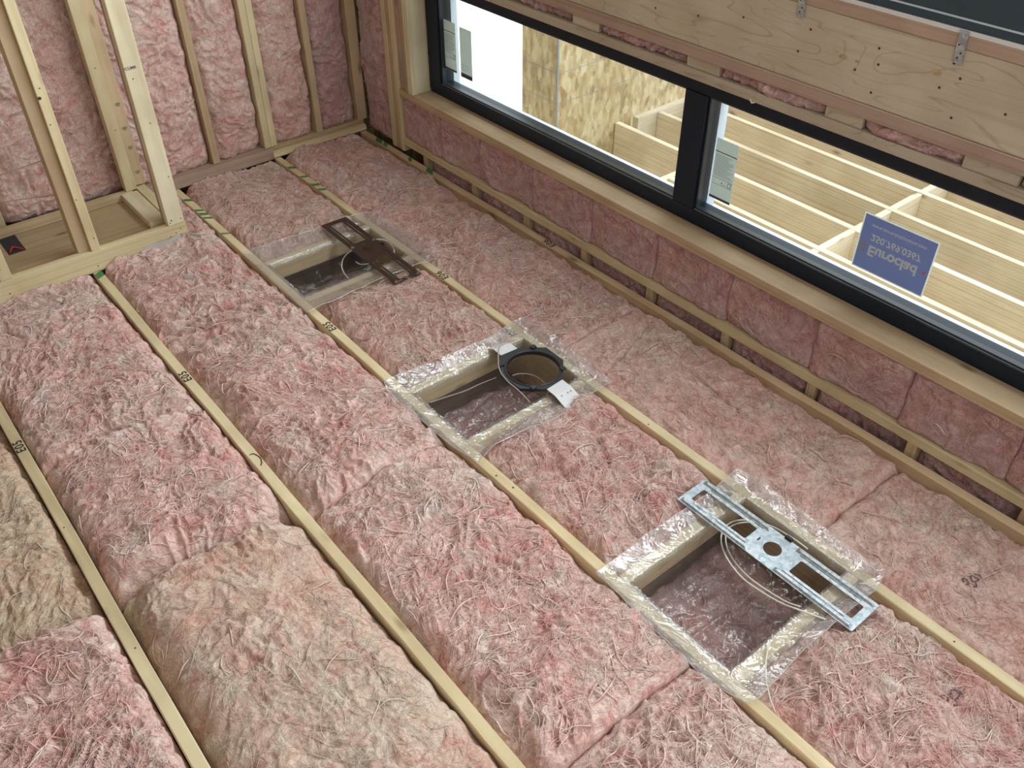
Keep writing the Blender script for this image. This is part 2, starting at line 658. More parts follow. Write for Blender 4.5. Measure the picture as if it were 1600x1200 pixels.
def fluff_h(x, y, seed, rough=1.0):
    """swirled, folded fibre relief (metres)"""
    wx = perlin(x * 2.6, y * 2.6, seed + 1) * 0.16 + perlin(x * 7, y * 7, seed + 2) * 0.05
    wy = perlin(x * 2.6, y * 2.6, seed + 3) * 0.16 + perlin(x * 7, y * 7, seed + 4) * 0.05
    X, Y = x + wx, y + wy
    h = perlin(X * 3.0, Y * 3.0, seed + 5) * 0.022
    h += (perlin(X * 7.0, Y * 7.0, seed + 6)) * 0.016 * rough
    X2 = X + perlin(x * 18, y * 18, seed + 7) * 0.022
    Y2 = Y + perlin(x * 18, y * 18, seed + 8) * 0.022
    # combed folds: stretched ridges whose heading swings with the warp
    a = (seed * 0.77) % 3.14
    ca, sa = math.cos(a), math.sin(a)
    P, Q = X2 * ca + Y2 * sa, -X2 * sa + Y2 * ca
    amp = 0.55 + 0.9 * np.clip(perlin(x * 4, y * 4, seed + 13) + 0.25, 0, 1)
    h += (ridge(perlin(P * 12, Q * 19, seed + 9)) - 0.4) * 0.0150 * rough * amp
    h += (ridge(perlin(X2 * 15, Y2 * 15, seed + 11)) - 0.4) * 0.0095 * rough * amp
    h += (ridge(perlin(P * 30, Q * 46, seed + 10)) - 0.4) * 0.0070 * rough
    h += perlin(X2 * 75, Y2 * 75, seed + 12) * 0.0030 * rough
    return h


BATT_N = [0]


def batt(label, W, L, O, U, V, Nn, mat='fluff_pink', strand='strand_pink', res=0.0046, bulge=0.025,
         drop=(0.05, 0.05, 0.05, 0.05), ew=(0.08, 0.08, 0.07, 0.07), base=-0.12, rough=1.0, nstr=None,
         skew=(0.0, 0.0), group=None, slits=(), marks=(), tilt=0.0, ropes=True):
    """A fibreglass batt: pillow profile (edge drops: u0,u1,v0,v1), fibre relief, loose strands on top."""
    BATT_N[0] += 1
    seed = BATT_N[0] * 3
    O, U, V, Nn = [Vector(q) for q in (O, U, V, Nn)]
    nu, nv = max(6, int(W / res)), max(6, int(L / res))
    uu = np.linspace(0, W, nu + 1)
    vv = np.linspace(0, L, nv + 1)
    Ug, Vg = np.meshgrid(uu, vv, indexing='ij')

    def ed(dist, w):
        q = 1 - np.clip(dist / w, 0, 1)
        return q ** 2.4

    def height(Ua, Va):
        h = bulge * np.sin(np.pi * np.clip(Ua / W, 0, 1)) ** 0.5 - tilt * (Ua / W - 0.5)
        jag = perlin(Ua * 14 + 5, Va * 14, seed + 31) * 0.02
        h = h - (drop[0] + bulge * 0) * ed(Ua + jag, ew[0]) - drop[1] * ed(W - Ua + jag, ew[1])
        h = h - drop[2] * ed(Va + jag * 0.8, ew[2]) - drop[3] * ed(L - Va + jag * 0.8, ew[3])
        damp = 1 - 0.6 * np.maximum(ed(Ua, 0.03), ed(W - Ua, 0.03))
        h = h + fluff_h(Ua + seed, Va + seed * 0.7, seed, rough) * damp
        for (a0, b0, a1, b1, wd, dp) in slits:
            tx, ty = a1 - a0, b1 - b0
            l2 = tx * tx + ty * ty
            tt = np.clip(((Ua - a0) * tx + (Va - b0) * ty) / l2, 0, 1)
            ds = np.hypot(Ua - a0 - tt * tx, Va - b0 - tt * ty + 0 * Ua) + perlin(Ua * 40, Va * 40, seed) * wd * 0.5
            h = h - dp * np.exp(-(ds / wd) ** 2) * np.sin(np.pi * np.clip(0.05 + 0.9 * tt, 0, 1))
        return h
    H = height(Ug, Vg)
    latU = perlin(Ug * 30, Vg * 30, seed + 40) * 0.006 * rough
    latV = perlin(Ug * 30, Vg * 30, seed + 41) * 0.006 * rough
    inner = (np.minimum(np.minimum(Ug, W - Ug), np.minimum(Vg, L - Vg)) > 0.008)
    Up = Ug + latU * inner
    Vp = Vg + latV * inner + (skew[0] + (skew[1] - skew[0]) * Vg / L) * (Ug / W - 0.5)
    On, Un, Vn, Nv = [np.array(q) for q in (O, U, V, Nn)]
    G = On + Up[..., None] * Un + Vp[..., None] * Vn + H[..., None] * Nv
    verts = G.reshape(-1, 3)
    idx = np.arange((nu + 1) * (nv + 1)).reshape(nu + 1, nv + 1)
    q = np.stack([idx[:-1, :-1], idx[1:, :-1], idx[1:, 1:], idx[:-1, 1:]], -1).reshape(-1, 4)
    # skirt round the edge down to the base, and a bottom face
    rim = np.concatenate([idx[:-1, 0], idx[-1, :-1], idx[:0:-1, -1], idx[0, :0:-1]])
    rv = verts[rim]
    hh = ((rv - On) @ Nv)[:, None]
    low = rv - (hh - base) * Nv
    nb = len(verts)
    verts = np.concatenate([verts, low])
    li = np.arange(len(rim)) + nb
    q2 = np.stack([np.roll(rim, -1), rim, li, np.roll(li, -1)], -1)
    faces = np.concatenate([q, q2])
    mi = np.zeros(len(faces), int)
    # strands
    A = W * L
    if nstr is None:
        nstr = int(A * 6500)
    rs = np.random.RandomState(seed + 100)
    SV, SF = [], []
    cnt = len(verts)
    if nstr > 0:
        ns = 11
        nb_ = max(1, nstr // 4)
        bid = rs.randint(0, nb_, nstr)
        bx_, by_ = rs.rand(nb_) * W, rs.rand(nb_) * L
        bth = rs.randn(nb_) * 0.8 + (rs.rand(nb_) > 0.5) * PI + perlin(bx_ * 2.2, by_ * 2.2, seed + 60) * 3.2
        bk0, bk1 = rs.randn(nb_) * 9, rs.randn(nb_) * 13
        loose = rs.rand(nstr) < 0.3
        px = np.where(loose, rs.rand(nstr) * W, bx_[bid] + rs.randn(nstr) * 0.012)
        py = np.where(loose, rs.rand(nstr) * L, by_[bid] + rs.randn(nstr) * 0.012)
        th = bth[bid] + rs.randn(nstr) * 0.16
        big = rs.rand(nstr) < (0.07 if ropes else 0.02)
        ln = np.where(big, 0.05 + rs.rand(nstr) * 0.10, 0.035 + rs.rand(nstr) ** 1.5 * 0.13)
        rad = np.where(big, 0.0014 + rs.rand(nstr) * 0.0018, 0.0004 + rs.rand(nstr) * 0.0008)
        k0 = bk0[bid] + rs.randn(nstr) * 4
        k1 = bk1[bid] + rs.randn(nstr) * 6
        lift = 0.001 + rs.rand(nstr) ** 3 * 0.012
        X = np.zeros((nstr, ns)); Y = np.zeros((nstr, ns))
        cx, cy = px.copy(), py.copy()
        for i in range(ns):
            X[:, i], Y[:, i] = cx, cy
            t = i / (ns - 1)
            cx = cx + np.cos(th) * ln / (ns - 1)
            cy = cy + np.sin(th) * ln / (ns - 1)
            th = th + (k0 + k1 * math.sin(t * 6.3)) * ln / (ns - 1)
        ok = (X.min(1) > 0.005) & (X.max(1) < W - 0.005) & (Y.min(1) > 0.005) & (Y.max(1) < L - 0.005)
        X, Y, rad, lift, big = X[ok], Y[ok], rad[ok], lift[ok], big[ok]
        n = len(X)
        if n:
            tt = np.linspace(0, 1, ns)
            Z = height(X, Y) + lift[:, None] * np.sin(np.pi * tt) + rad[:, None] * 0.3
            # relax along the strand so that it bridges small creases
            Z[:, 1:-1] = 0.25 * Z[:, :-2] + 0.5 * Z[:, 1:-1] + 0.25 * Z[:, 2:]
            Yk = Y + (skew[0] + (skew[1] - skew[0]) * Y / L) * (X / W - 0.5)
            Pw = On + X[..., None] * Un + Yk[..., None] * Vn + Z[..., None] * Nv
            T = np.gradient(Pw, axis=1)
            T /= np.linalg.norm(T, axis=2, keepdims=True) + 1e-9
            S = np.cross(T, Nv)
            S /= np.linalg.norm(S, axis=2, keepdims=True) + 1e-9
            R = rad[:, None] * (np.sin(np.pi * (0.06 + 0.88 * tt)) ** 0.7)[None, :]
            rings = [Pw + S * R[..., None], Pw + Nv * R[..., None], Pw - S * R[..., None]]
            SVa = np.stack(rings, 2).reshape(-1, 3)
            bi = cnt + (np.arange(n)[:, None] * ns + np.arange(ns - 1)[None, :]) * 3
            fs = []
            for k in range(3):
                k2 = (k + 1) % 3
                fs.append(np.stack([bi + k, bi + k2, bi + 3 + k2, bi + 3 + k], -1).reshape(-1, 4))
            sf = np.concatenate(fs)
            verts = np.concatenate([verts, SVa])
            faces = np.concatenate([faces, sf])
            mi = np.concatenate([mi, np.ones(len(sf), int)])
    loc = On + Un * W / 2 + Vn * L / 2 + Nv * base
    me = bpy.data.meshes.new('insulation_batt')
    vl = (verts - loc).astype(np.float32)
    me.vertices.add(len(vl))
    me.vertices.foreach_set('co', vl.ravel())
    me.loops.add(len(faces) * 4)
    me.loops.foreach_set('vertex_index', faces.astype(np.int32).ravel())
    me.polygons.add(len(faces))
    me.polygons.foreach_set('loop_start', (np.arange(len(faces)) * 4).astype(np.int32))
    me.materials.append(MATS[mat])
    me.materials.append(MATS[strand])
    me.polygons.foreach_set('material_index', mi.astype(np.int32))
    me.polygons.foreach_set('use_smooth', np.ones(len(faces), bool))
    me.update(calc_edges=True)
    me.validate()
    o = bpy.data.objects.new('insulation_batt', me)
    COL.objects.link(o)
    o.location = tuple(loc)
    o['_o'] = [float(q) for q in loc]
    tag(o, label, 'insulation', group)
    # stamped ink marks, pressed into the fibres
    for (mu, mv, strokes) in marks:
        mk = MB()
        for st in strokes:
            au = np.array([mu + p[0] for p in st]); av = np.array([mv + p[1] for p in st])
            hz = height(au, av) + 0.004
            pts = [tuple(On + a * Un + b * Vn + c * Nv) for a, b, c in zip(au, av, hz)]
            mk.tube(smooth_path(pts, 3), 0.0022, 4)
        mk.build('ink_stamp', 'ink_faint', o)
    return o, height


X1, Y1, Z1 = (1, 0, 0), (0, 1, 0), (0, 0, 1)

# ------------------------------------------------------------------ the room shell
YB = 4.45      # face of the back-wall studs
XW = 2.50      # face of the window-wall framing
CZ = 3.2
structure('floor', MB().box(-2.3, 2.7, -1.7, 4.75, -0.36, -0.30), 'plywood')
structure('ceiling', MB().box(-2.3, 2.9, -1.7, 4.75, CZ, CZ + 0.05), 'drywall')
structure('wall_left', MB().box(-2.3, -2.2, -1.7, 4.75, -0.3, CZ), 'drywall')
structure('wall_rear', MB().box(-2.2, 2.7, -1.7, -1.6, -0.3, CZ), 'drywall')
structure('wall_back', MB().box(-2.2, 2.7, 4.60, 4.66, -0.3, CZ), 'osb')
wr = MB()
wr.box(2.645, 2.68, -1.6, 4.6, -0.3, 0.36)
wr.box(2.645, 2.68, -1.6, 4.6, 1.0, 1.335)
wr.box(2.645, 2.68, 3.92, 4.6, 0.36, 1.0)
wr.box(2.645, 2.68, 3.92, 4.6, 1.335, CZ)
wr.box(2.645, 2.68, -1.6, 4.6, 2.85, CZ)
wr.box(2.645, 2.68, -1.6, -1.2, 0.36, 2.85)
structure('wall_right', wr, 'osb')

# ------------------------------------------------------------------ joists
JX = {'A': 0.084, 'B': 0.707, 'C': 1.314, 'D': 1.910}
JL = {
    'A': 'pine joist edge crossing the lower left corner, marked E05 beside the ochre batt',
    'B': 'pine joist edge running from the raised curb to the bottom centre, marked E05',
    'C': 'pine joist edge along the near side of the three plastic lined boxes',
    'D': 'pine joist edge on the window side of the three plastic lined boxes, marked E06',
    'F': 'pine joist left of the ochre batt, just outside the left photo edge',
    'E': 'darker pine joist against the window wall below the low rail, marked E06'}
joists = {}


def joist(key, x0, x1, mat, y1=4.42):
    t = thing('floor_joist', JL[key], 'joist', ((x0 + x1) / 2, 1.7, -0.24), 'parallel joists with pink insulation between')
    # the arris wanders a little, like sawn pine
    mb = MB()
    rs = random.Random(key)
    n = 44
    y0 = -1.2
    ring = []
    for i in range(n + 1):
        y = y0 + (y1 - y0) * i / n
        dx = 0.0012 * math.sin(i * 0.7 + x0 * 9) + rs.uniform(-0.0006, 0.0006)
        wl = rs.uniform(0.0015, 0.004)
        ring.append([(x0 + dx, y, -0.24), (x0 + dx, y, -wl), (x0 + dx + wl, y, 0), (x1 + dx - wl, y, 0), (x1 + dx, y, -wl), (x1 + dx, y, -0.24)])
    for i in range(n + 1):
        mb.v += ring[i]
    for i in range(n):
        for k in range(6):
            k2 = (k + 1) % 6
            mb.f.append((i * 6 + k, (i + 1) * 6 + k, (i + 1) * 6 + k2, i * 6 + k2)); mb.m.append(0)
    mb.f.append(tuple(range(6))); mb.m.append(0)
    mb.f.append(tuple(n * 6 + k for k in range(6))[::-1]); mb.m.append(0)
    mb.build('joist_body', mat, t)
    joists[key] = t
    return t


for k in 'ABCD':
    joist(k, JX[k] - 0.019, JX[k] + 0.019, 'wood_y')
joist('E', 2.449, 2.487, 'brown_y')
joist('F', -0.542, -0.504, 'wood_y')

for k, y, txt in (('A', 2.90, 'E05'), ('B', 2.90, 'E05'), ('C', 2.83, 'E05'), ('D', 2.85, 'E06'), ('E', 2.75, 'E06')):
    x = JX.get(k, 2.468)
    lettering('marker_lettering', txt, 0.044, (x, y, 0.0006), (0, 1, 0), (-1, 0, 0), 'ink', joists[k], 0.0008, 1.15)


def paint_mark(parent, x, ys, width=0.038, lean=0.01, mat='green_paint'):
    for (y, wd) in ys:
        mb = MB()
        # a brushed slash with rough ends, wrapping slightly over the arris
        n = 9
        top, bot = [], []
        for i in range(n):
            s = i / (n - 1)
            xx = x - width / 2 + s * width
            yy = y + lean * (s - 0.5) * 2
            j = random.uniform(-0.003, 0.003)
            top.append((xx, yy + wd / 2 + j, 0.0009)); bot.append((xx, yy - wd / 2 - j, 0.0009))
        b = len(mb.v)
        mb.v += top + bot
        for i in range(n - 1):
            mb.f.append((b + i, b + n + i, b + n + i + 1, b + i + 1)); mb.m.append(0)
        mb.build('paint_mark', mat, parent)['label'] = 'green paint slash on the joist edge'


paint_mark(joists['B'], JX['B'], [(3.85, 0.05)], 0.037)
paint_mark(joists['C'], JX['C'], [(4.27, 0.03), (4.13, 0.022), (4.08, 0.03), (4.03, 0.02), (3.83, 0.014)], 0.037, -0.012)
paint_mark(joists['D'], JX['D'], [(4.26, 0.03), (4.12, 0.02), (4.0, 0.03), (3.93, 0.025)], 0.037, -0.01)
paint_mark(joists['E'], 2.468, [(4.25, 0.06), (4.18, 0.04), (3.93, 0.03), (3.74, 0.06)], 0.034, 0.02)


def nails(parent, pts, rad=0.0035, name='nail_hole', nrm=Z1):
    for p in pts:
        mb = MB()
        nn = Vector(nrm)
        a = nn.orthogonal().normalized()
        b = nn.cross(a)
        b0 = 0
        c = Vector(p) + nn * 0.0007
        mb.v = [tuple(c + (a * math.cos(k * PI / 4) + b * math.sin(k * PI / 4)) * rad) for k in range(8)]
        mb.f = [tuple(range(8))]
        mb.m = [0]
        mb.build(name, 'nail_dark', parent)


# the split knot on joist B
kb = MB()
kb.tube(smooth_path([(0.700, 2.335, 0.001), (0.714, 2.33, 0.001), (0.722, 2.30, 0.001), (0.716, 2.275, 0.001), (0.706, 2.262, 0.001)], 5), 0.0022, 4)
kb.build('open_knot', 'nail_dark', joists['B'])
nails(joists['C'], [(1.309, 1.70, 0), (1.318, 1.62, 0), (1.312, 0.35, 0)], 0.004)
nails(joists['A'], [(0.088, 1.82, 0), (0.08, 2.41, 0)], 0.003)
nails(joists['D'], [(1.908, 0.35, 0), (1.902, 1.55, 0)], 0.003)

# ------------------------------------------------------------------ window-wall framing
gw = 'framing timbers of the window wall'
board('bottom_rail', 'long pine rail low on the window wall, between two strips of pink batts', 'rail', 'wood_y', (2.502, 2.62), (-1.2, 4.03), (0.042, 0.082), gw)
for k, y in enumerate((0.04, 0.45, 0.862, 1.285, 1.705, 2.13, 2.55, 2.967, 3.39, 3.83)):
    lab = ['short pine block under the low rail, at the right edge of the photo',
           'short pine block under the low rail, just past the right edge of the photo',
           'short pine block under the low rail, nearest the right edge of the photo',
           'short pine block under the low rail, above the galvanised bracket',
           'short pine block under the low rail, second in from the galvanised bracket side',
           'short pine block under the low rail, below the window mullion',
           'short pine block under the low rail, just right of the E06 mark',
           'short pine block under the low rail, just left of the E06 mark',
           'short pine block under the low rail, third from the corner stud',
           'short pine block under the low rail, next to the corner studs'][k]
    board('short_block', lab, 'wood block', 'brown_z', (2.504, 2.60), (y - 0.019, y + 0.019), (-0.20, 0.0418), 'short blocks under the low rail')
board('window_sill_board', 'long pine sill board under the dark window frame', 'sill', 'brown_y', (2.497, 2.640), (-1.2, 4.03), (0.323, 0.364), gw)
board('header_plank', 'pale pine plank directly above the dark window frame', 'plank', 'beam_wood', (2.50, 2.60), (-1.2, 3.99), (0.993, 1.029), gw)
board('header_plank', 'reddish pine plank just under the wide timber beam', 'plank', 'rosy_y', (2.497, 2.60), (-1.2, 3.99), (1.069, 1.110), gw)
bl = ['pine spacer block between the header planks, over the left pane', 'pine spacer block between the header planks, above the window mullion',
      'pine spacer block between the header planks, over the window label of the right pane', 'pine spacer block between the header planks, above the blue sticker', ]
for k, (a, b) in enumerate(((2.54, 2.69), (1.93, 2.08), (1.355, 1.49), (0.855, 1.02))):
    board('spacer_block', bl[k], 'wood block', 'beam_wood', (2.508, 2.59), (a, b), (1.0292, 1.0688), 'spacer blocks over the window')
sp = ['one', 'two', 'three', 'four', 'five']
for k, (a, b) in enumerate(((2.70, 3.98), (2.085, 2.535), (1.495, 1.925), (1.025, 1.35), (0.2, 0.85))):
    lab = ['thin strip of pink insulation between header planks, over the bright left pane',
           'thin strip of pink insulation between header planks, left of the window mullion',
           'thin strip of pink insulation between header planks, right of the window mullion',
           'thin strip of pink insulation between header planks, above the blue sticker',
           'thin strip of pink insulation between header planks, at the right edge of the photo'][k]
    batt(lab, b - a, 0.037, (2.520, b, 1.0305), (0, -1, 0), Z1, (-1, 0, 0), 'fluff_shaded', 'strand_pink', 0.005, 0.008,
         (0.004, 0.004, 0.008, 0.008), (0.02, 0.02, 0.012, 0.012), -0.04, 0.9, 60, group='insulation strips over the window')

beam = thing('timber_beam', 'wide knotty timber beam above the window, under the metal straps', 'beam', (2.55, 1.6, 1.1105), gw)
MB().box(2.505, 2.63, -1.2, 3.99, 1.1105, 1.341, 0, 0.003).build('beam_body', 'beam_wood', beam)
board('ledge_plank', 'thin reddish plank along the top of the timber beam, under the upper window', 'plank', 'rosy_y', (2.5035, 2.63), (-1.2, 3.99), (1.3413, 1.378), gw)
nails(beam, [(2.5045, y, z) for y, z in ((2.05, 1.21), (1.86, 1.25), (1.63, 1.20), (1.60, 1.275), (1.36, 1.28), (1.35, 1.235), (1.42, 1.20),
      (1.15, 1.225), (1.13, 1.30), (1.10, 1.265), (1.09, 1.155), (1.35, 1.15), (0.95, 1.21), (2.25, 1.19), (2.3, 1.25))], 0.0042, 'nail_hole', (-1, 0, 0))
for k, (y, rr) in enumerate(((1.50, 0.012), (1.47, 0.015), (1.42, 0.008), (1.17, 0.016), (2.12, 0.02))):
    z = (1.235, 1.225, 1.225, 1.262, 1.16)[k]
    mb = MB()
    mb.v = [(2.5043, y + math.cos(q * PI / 6) * rr, z + math.sin(q * PI / 6) * rr * 0.55) for q in range(12)]
    mb.f = [tuple(range(12))]
    mb.m = [0]
    mb.build('knot', 'brown_x', beam)

for lab, yy in (('galvanised metal strap over the timber beam, nearer the right edge of the photo', 1.126), ('galvanised metal strap over the timber beam, at the top edge of the photo', 1.65)):
    t = thing('metal_strap', lab, 'strap', (2.503, yy, 1.305), 'metal straps over the beam')
    mb = MB()
    mb.quad_box([(2.4985, yy - 0.019, 1.303), (2.5025, yy - 0.019, 1.303), (2.5025, yy + 0.007, 1.303), (2.4985, yy + 0.007, 1.303),
                 (2.4985, yy - 0.013, 1.389), (2.5025, yy - 0.013, 1.389), (2.5025, yy + 0.013, 1.389), (2.4985, yy + 0.013, 1.389)])
    mb.build('strap_body', 'galvanised', t)
    nails(t, [(2.4984, yy - 0.002, 1.318), (2.4984, yy - 0.008, 1.331), (2.4984, yy + 0.003, 1.352)], 0.003, 'screw_head', (-1, 0, 0))

gs = 'studs beside the window'
board('wall_stud', 'king stud left of the window, nearest the wall corner, full height', 'stud', 'wood_z', (2.498, 2.62), (4.109, 4.147), (0.001, 3.1), gs)
board('wall_stud', 'king stud left of the window, middle one of the tight pack', 'stud', 'brown_z', (2.503, 2.62), (4.072, 4.108), (0.001, 3.1), gs)
board('wall_stud', 'king stud left of the window whose foot stands beside the low rail', 'stud', 'wood_z', (2.50, 2.62), (4.034, 4.071), (0.001, 3.1), gs)
board('jack_stud', 'reddish jack stud standing on the sill board, beside the king studs', 'stud', 'rosy_z', (2.512, 2.62), (3.978, 4.032), (0.3645, 3.1), gs)
board('jack_stud', 'narrow pine jack stud on the sill board, second from the window frame', 'stud', 'brown_z', (2.505, 2.62), (3.942, 3.976), (0.3645, 3.1), gs)
board('jack_stud', 'pale pine jack stud on the sill board, touching the dark window frame', 'stud', 'pale_z', (2.497, 2.611), (3.896, 3.940), (0.3645, 3.1), gs)

# ------------------------------------------------------------------ windows
win = thing('window_1', None, None, (2.66, 2.0, 0.364), None, 'structure')
fr = MB()
Y0w = -1.15
fr.box(2.612, 2.70, Y0w, 3.893, 0.3645, 0.428, 0, 0.003)
fr.box(2.612, 2.70, Y0w, 3.893, 0.899, 0.99, 0, 0.003)
fr.box(2.612, 2.70, 3.800, 3.893, 0.425, 0.90, 0, 0.003)
fr.build('window_frame', 'frame_dark', win)
MB().box(2.610, 2.70, 2.043, 2.152, 0.429, 0.898, 0, 0.003).build('mullion', 'frame_dark', win)
for (a, b, lb) in ((2.153, 3.799, 0), (Y0w, 2.042, 1)):
    mb = MB()
    # stepped glazing bead with its edge highlight added as a pale strip
    mb.box(2.622, 2.645, a, b, 0.4285, 0.437, 0)
    mb.box(2.622, 2.645, a, b, 0.890, 0.8985, 0)
    mb.box(2.622, 2.645, b - 0.009, b, 0.437, 0.890, 0)
    mb.box(2.622, 2.645, a, a + 0.009, 0.437, 0.890, 0)
    gb = mb.build('glazing_bead', 'gasket', win)
    MB().box(2.6175, 2.6205, a + 0.002, b - 0.002, 0.4282, 0.4305).build('bead_highlight', 'highlight_pale', gb)
    MB().box(2.646, 2.650, a, b, 0.43, 0.898).build('glass_pane', 'glass', win)
mb = MB()
mb.box(2.701, 2.80, Y0w, 3.9, 0.352, 0.374)
mb.box(2.701, 2.74, 3.80, 3.9, 0.374, 0.98)
mb.box(2.701, 2.74, Y0w, 3.9, 0.90, 0.98)
mb.build('outer_flashing', 'sky_tinted_grey', win)['label'] = 'white metal flashing outside the panes, sky reflection painted pale blue'
MB().box(2.701, 2.755, 2.05, 2.14, 0.374, 0.90).build('outer_mullion', 'sky_tinted_grey', win)

w2 = thing('window_2', None, None, (2.55, 1.4, 1.3785), None, 'structure')
fr = MB()
fr.box(2.506, 2.60, -1.2, 3.92, 1.391, 1.56, 0, 0.003)
fr.box(2.506, 2.60, -1.2, 3.92, 2.78, 2.85, 0, 0.003)
fr.box(2.506, 2.60, 3.84, 3.92, 1.58, 2.78, 0, 0.003)
fr.box(2.506, 2.60, -1.2, -1.12, 1.58, 2.78, 0, 0.003)
fr.box(2.512, 2.59, 1.9, 1.98, 1.58, 2.78, 0, 0.003)
fr.build('window_frame', 'blue_grey', w2)
MB().box(2.504, 2.63, -1.2, 3.92, 1.3785, 1.3905).build('foam_strip', 'foam_white', w2)['label'] = 'white foam strip under the frame'
MB().box(2.5045, 2.5055, -1.2, 3.92, 1.414, 1.419).build('frame_groove', 'sky_tinted_grey', w2)
MB().box(2.55, 2.554, -1.12, 3.84, 1.56, 2.78).build('glass_pane', 'glass', w2)


# stickers on the glass (inside face x = 2.646); a runs to -Y (photo right), b runs up
def st_pt(y0, z0, a, b, off=0.0):
    return (2.6455 - off, y0 - a, z0 + b)


GXs = 2.6452


def flat_quad(mb, y0, y1, z0, z1, off, mi=0):
    mb.box(GXs - off - 0.0003, GXs - off, min(y0, y1), max(y0, y1), min(z0, z1), max(z0, z1), mi)


stk = thing('sticker', 'blue company sticker with mirrored lettering on the right pane', 'sticker', (GXs, 1.195, 0.50))
mb = MB(); flat_quad(mb, 1.057, 1.334, 0.494, 0.706, 0.0); mb.build('sticker_border', 'sticker_white', stk)
mb = MB(); flat_quad(mb, 1.062, 1.329, 0.499, 0.701, 0.0006); mb.build('sticker_face', 'sticker_blue', stk)
AX = GXs - 0.0014
lettering('sticker_lettering', 'Euroclad', 0.053, (AX, 1.195, 0.578), (0, -1, 0), (0, 0, -1), 'sticker_white', stk, 0.0016)
lettering('sticker_lettering', '250.769.0367', 0.0345, (AX, 1.195, 0.627), (0, -1, 0), (0, 0, -1), 'sticker_white', stk, 0.0007)
lettering('sticker_lettering', 'www.eurocladsystems.com', 0.0185, (AX, 1.195, 0.668), (0, -1, 0), (0, 0, -1), 'sticker_white', stk, 0.0002)
mb = MB()
for k in range(3):
    flat_quad(mb, 1.320 - k * 0.007, 1.3155 - k * 0.007, 0.560, 0.598, 0.0009)
mb.build('logo_bars', 'label_grey', stk)
mb = MB(); flat_quad(mb, 1.082, 1.072, 0.577, 0.587, 0.0009); mb.build('logo_dot', 'sticker_red', stk)


def window_label(label, yc, wdt, z0, z1, printed=True, mat='label_white', off=0.0):
    t = thing('window_label', label, 'label', (GXs, yc, z0), 'paper labels on the glass')
    mb = MB(); flat_quad(mb, yc - wdt / 2, yc + wdt / 2, z0, z1, off); mb.build('label_sheet', mat, t)
    H = z1 - z0
    a, b = yc + wdt / 2, yc - wdt / 2
    if printed:
        bars = [(a, b, .785, .80), (a - .004, b + .004, .36, .366), (a - .004, b + .004, .255, .26), (b + .03, b + .05, .28, .284), (b + .05, b + .056, .29, .31), (a, b, .004, .045)]
    else:
        bars = [(a, b, .004, .09)]
    for (p_, q_, r0, r1) in bars:
        mb = MB(); flat_quad(mb, p_, q_, z0 + H * r0, z0 + H * r1, off + 0.0005)
        mb.build('printed_bar', 'label_ink', t)
    if printed:
        mb = MB()
        mb.tube([(GXs - off - 0.0006, b + p_, z0 + H * r_) for p_, r_ in ((.008, .345), (.024, .335), (.026, .30), (.020, .275), (.010, .275), (.008, .345))], 0.0012, 4)
        mb.build('printed_shield', 'label_ink', t)
    mb = MB()
    rs = random.Random(int(yc * 1000))
    for k in range(13):
        zz = z0 + H * (0.40 + 0.028 * k)
        flat_quad(mb, a - 0.006, b + 0.006 + rs.random() * 0.03, zz, zz + 0.0022, off + 0.0005)
    if not printed:
        mb = MB()
        for k in range(3):
            flat_quad(mb, a - 0.008, b + 0.03, z0 + 0.04 + k * 0.012, z0 + 0.0415 + k * 0.012, off + 0.0005)
    mb.build('text_lines', 'label_grey', t)['kind'] = 'stuff'
    return t


window_label('printed paper label beside the mullion, in the lower left of the right pane', 1.944, 0.105, 0.496, 0.744)
window_label('printed paper label at the left end of the left pane, touching the frame', 3.742, 0.100, 0.508, 0.757)
window_label('plain pale paper label in the bright left pane, second from the frame', 3.608, 0.098, 0.503, 0.752, False)

# ------------------------------------------------------------------ outside: dormer wall and rafters beyond the glass
gx = 'rafters outside the window'
xs = (2.86, 3.12, 3.405, 3.695, 4.006, 4.29, 4.58, 4.88, 5.2)
xl = ['nearest the glass', 'second from the glass', 'third from the glass', 'fourth from the glass, butting the boarded wall', 'fifth from the glass, ending at the cross member',
      'sixth from the glass', 'seventh from the glass', 'eighth from the glass', 'farthest from the glass']
for x, s in zip(xs, xl):
    yy = 3.50 if x > 3.82 else (3.555 if x > 3.6 else 2.85)
    board('rafter', 'pale timber rafter outside the window, ' + s, 'rafter', 'lvl_y', (x, x + 0.034), (-1.6, yy), (-0.45 if 3.6 < x < 3.8 else -0.24, 0.0), gx)
board('cross_member', 'timber cross member outside, mostly hidden behind the window mullion', 'rafter', 'lvl_x', (2.80, 3.694), (2.852, 2.888), (-0.24, 0.0), 'cross members outside the window')
board('cross_member', 'timber cross member outside the left pane, in front of the boarded wall', 'rafter', 'lvl_x', (3.84, 5.6), (3.502, 3.548), (-0.24, 0.004), 'cross members outside the window')
for k, (a, b) in enumerate(((2.895, 3.119), (3.155, 3.404), (3.44, 3.694), (3.730, 4.005), (4.041, 4.289), (4.325, 4.579), (4.615, 4.879))):
    board('blocking_piece', ['pale blocking nearest the glass, behind the blue sticker', 'pale blocking second from the glass, beside the blue sticker', 'pale blocking third from the glass, upper left of the blue sticker',
          'pale blocking fourth from the glass, above the blue sticker', 'pale blocking fifth from the glass, under the top of the right pane',
          'pale blocking sixth from the glass, hidden behind the header', 'pale blocking farthest from the glass'][k], 'wood block', 'lvl_x',
          (a, b), (1.885, 1.920), (-0.22, -0.002), 'blocking between the outdoor rafters')
t = thing('boarded_wall', 'strand board clad wall seen through the left pane, with dark taped corner', 'wall', (3.7, 3.7, -0.5))
MB().box(3.225, 3.835, 3.56, 3.862, -0.5, 2.6).build('board_cladding', 'osb', t)
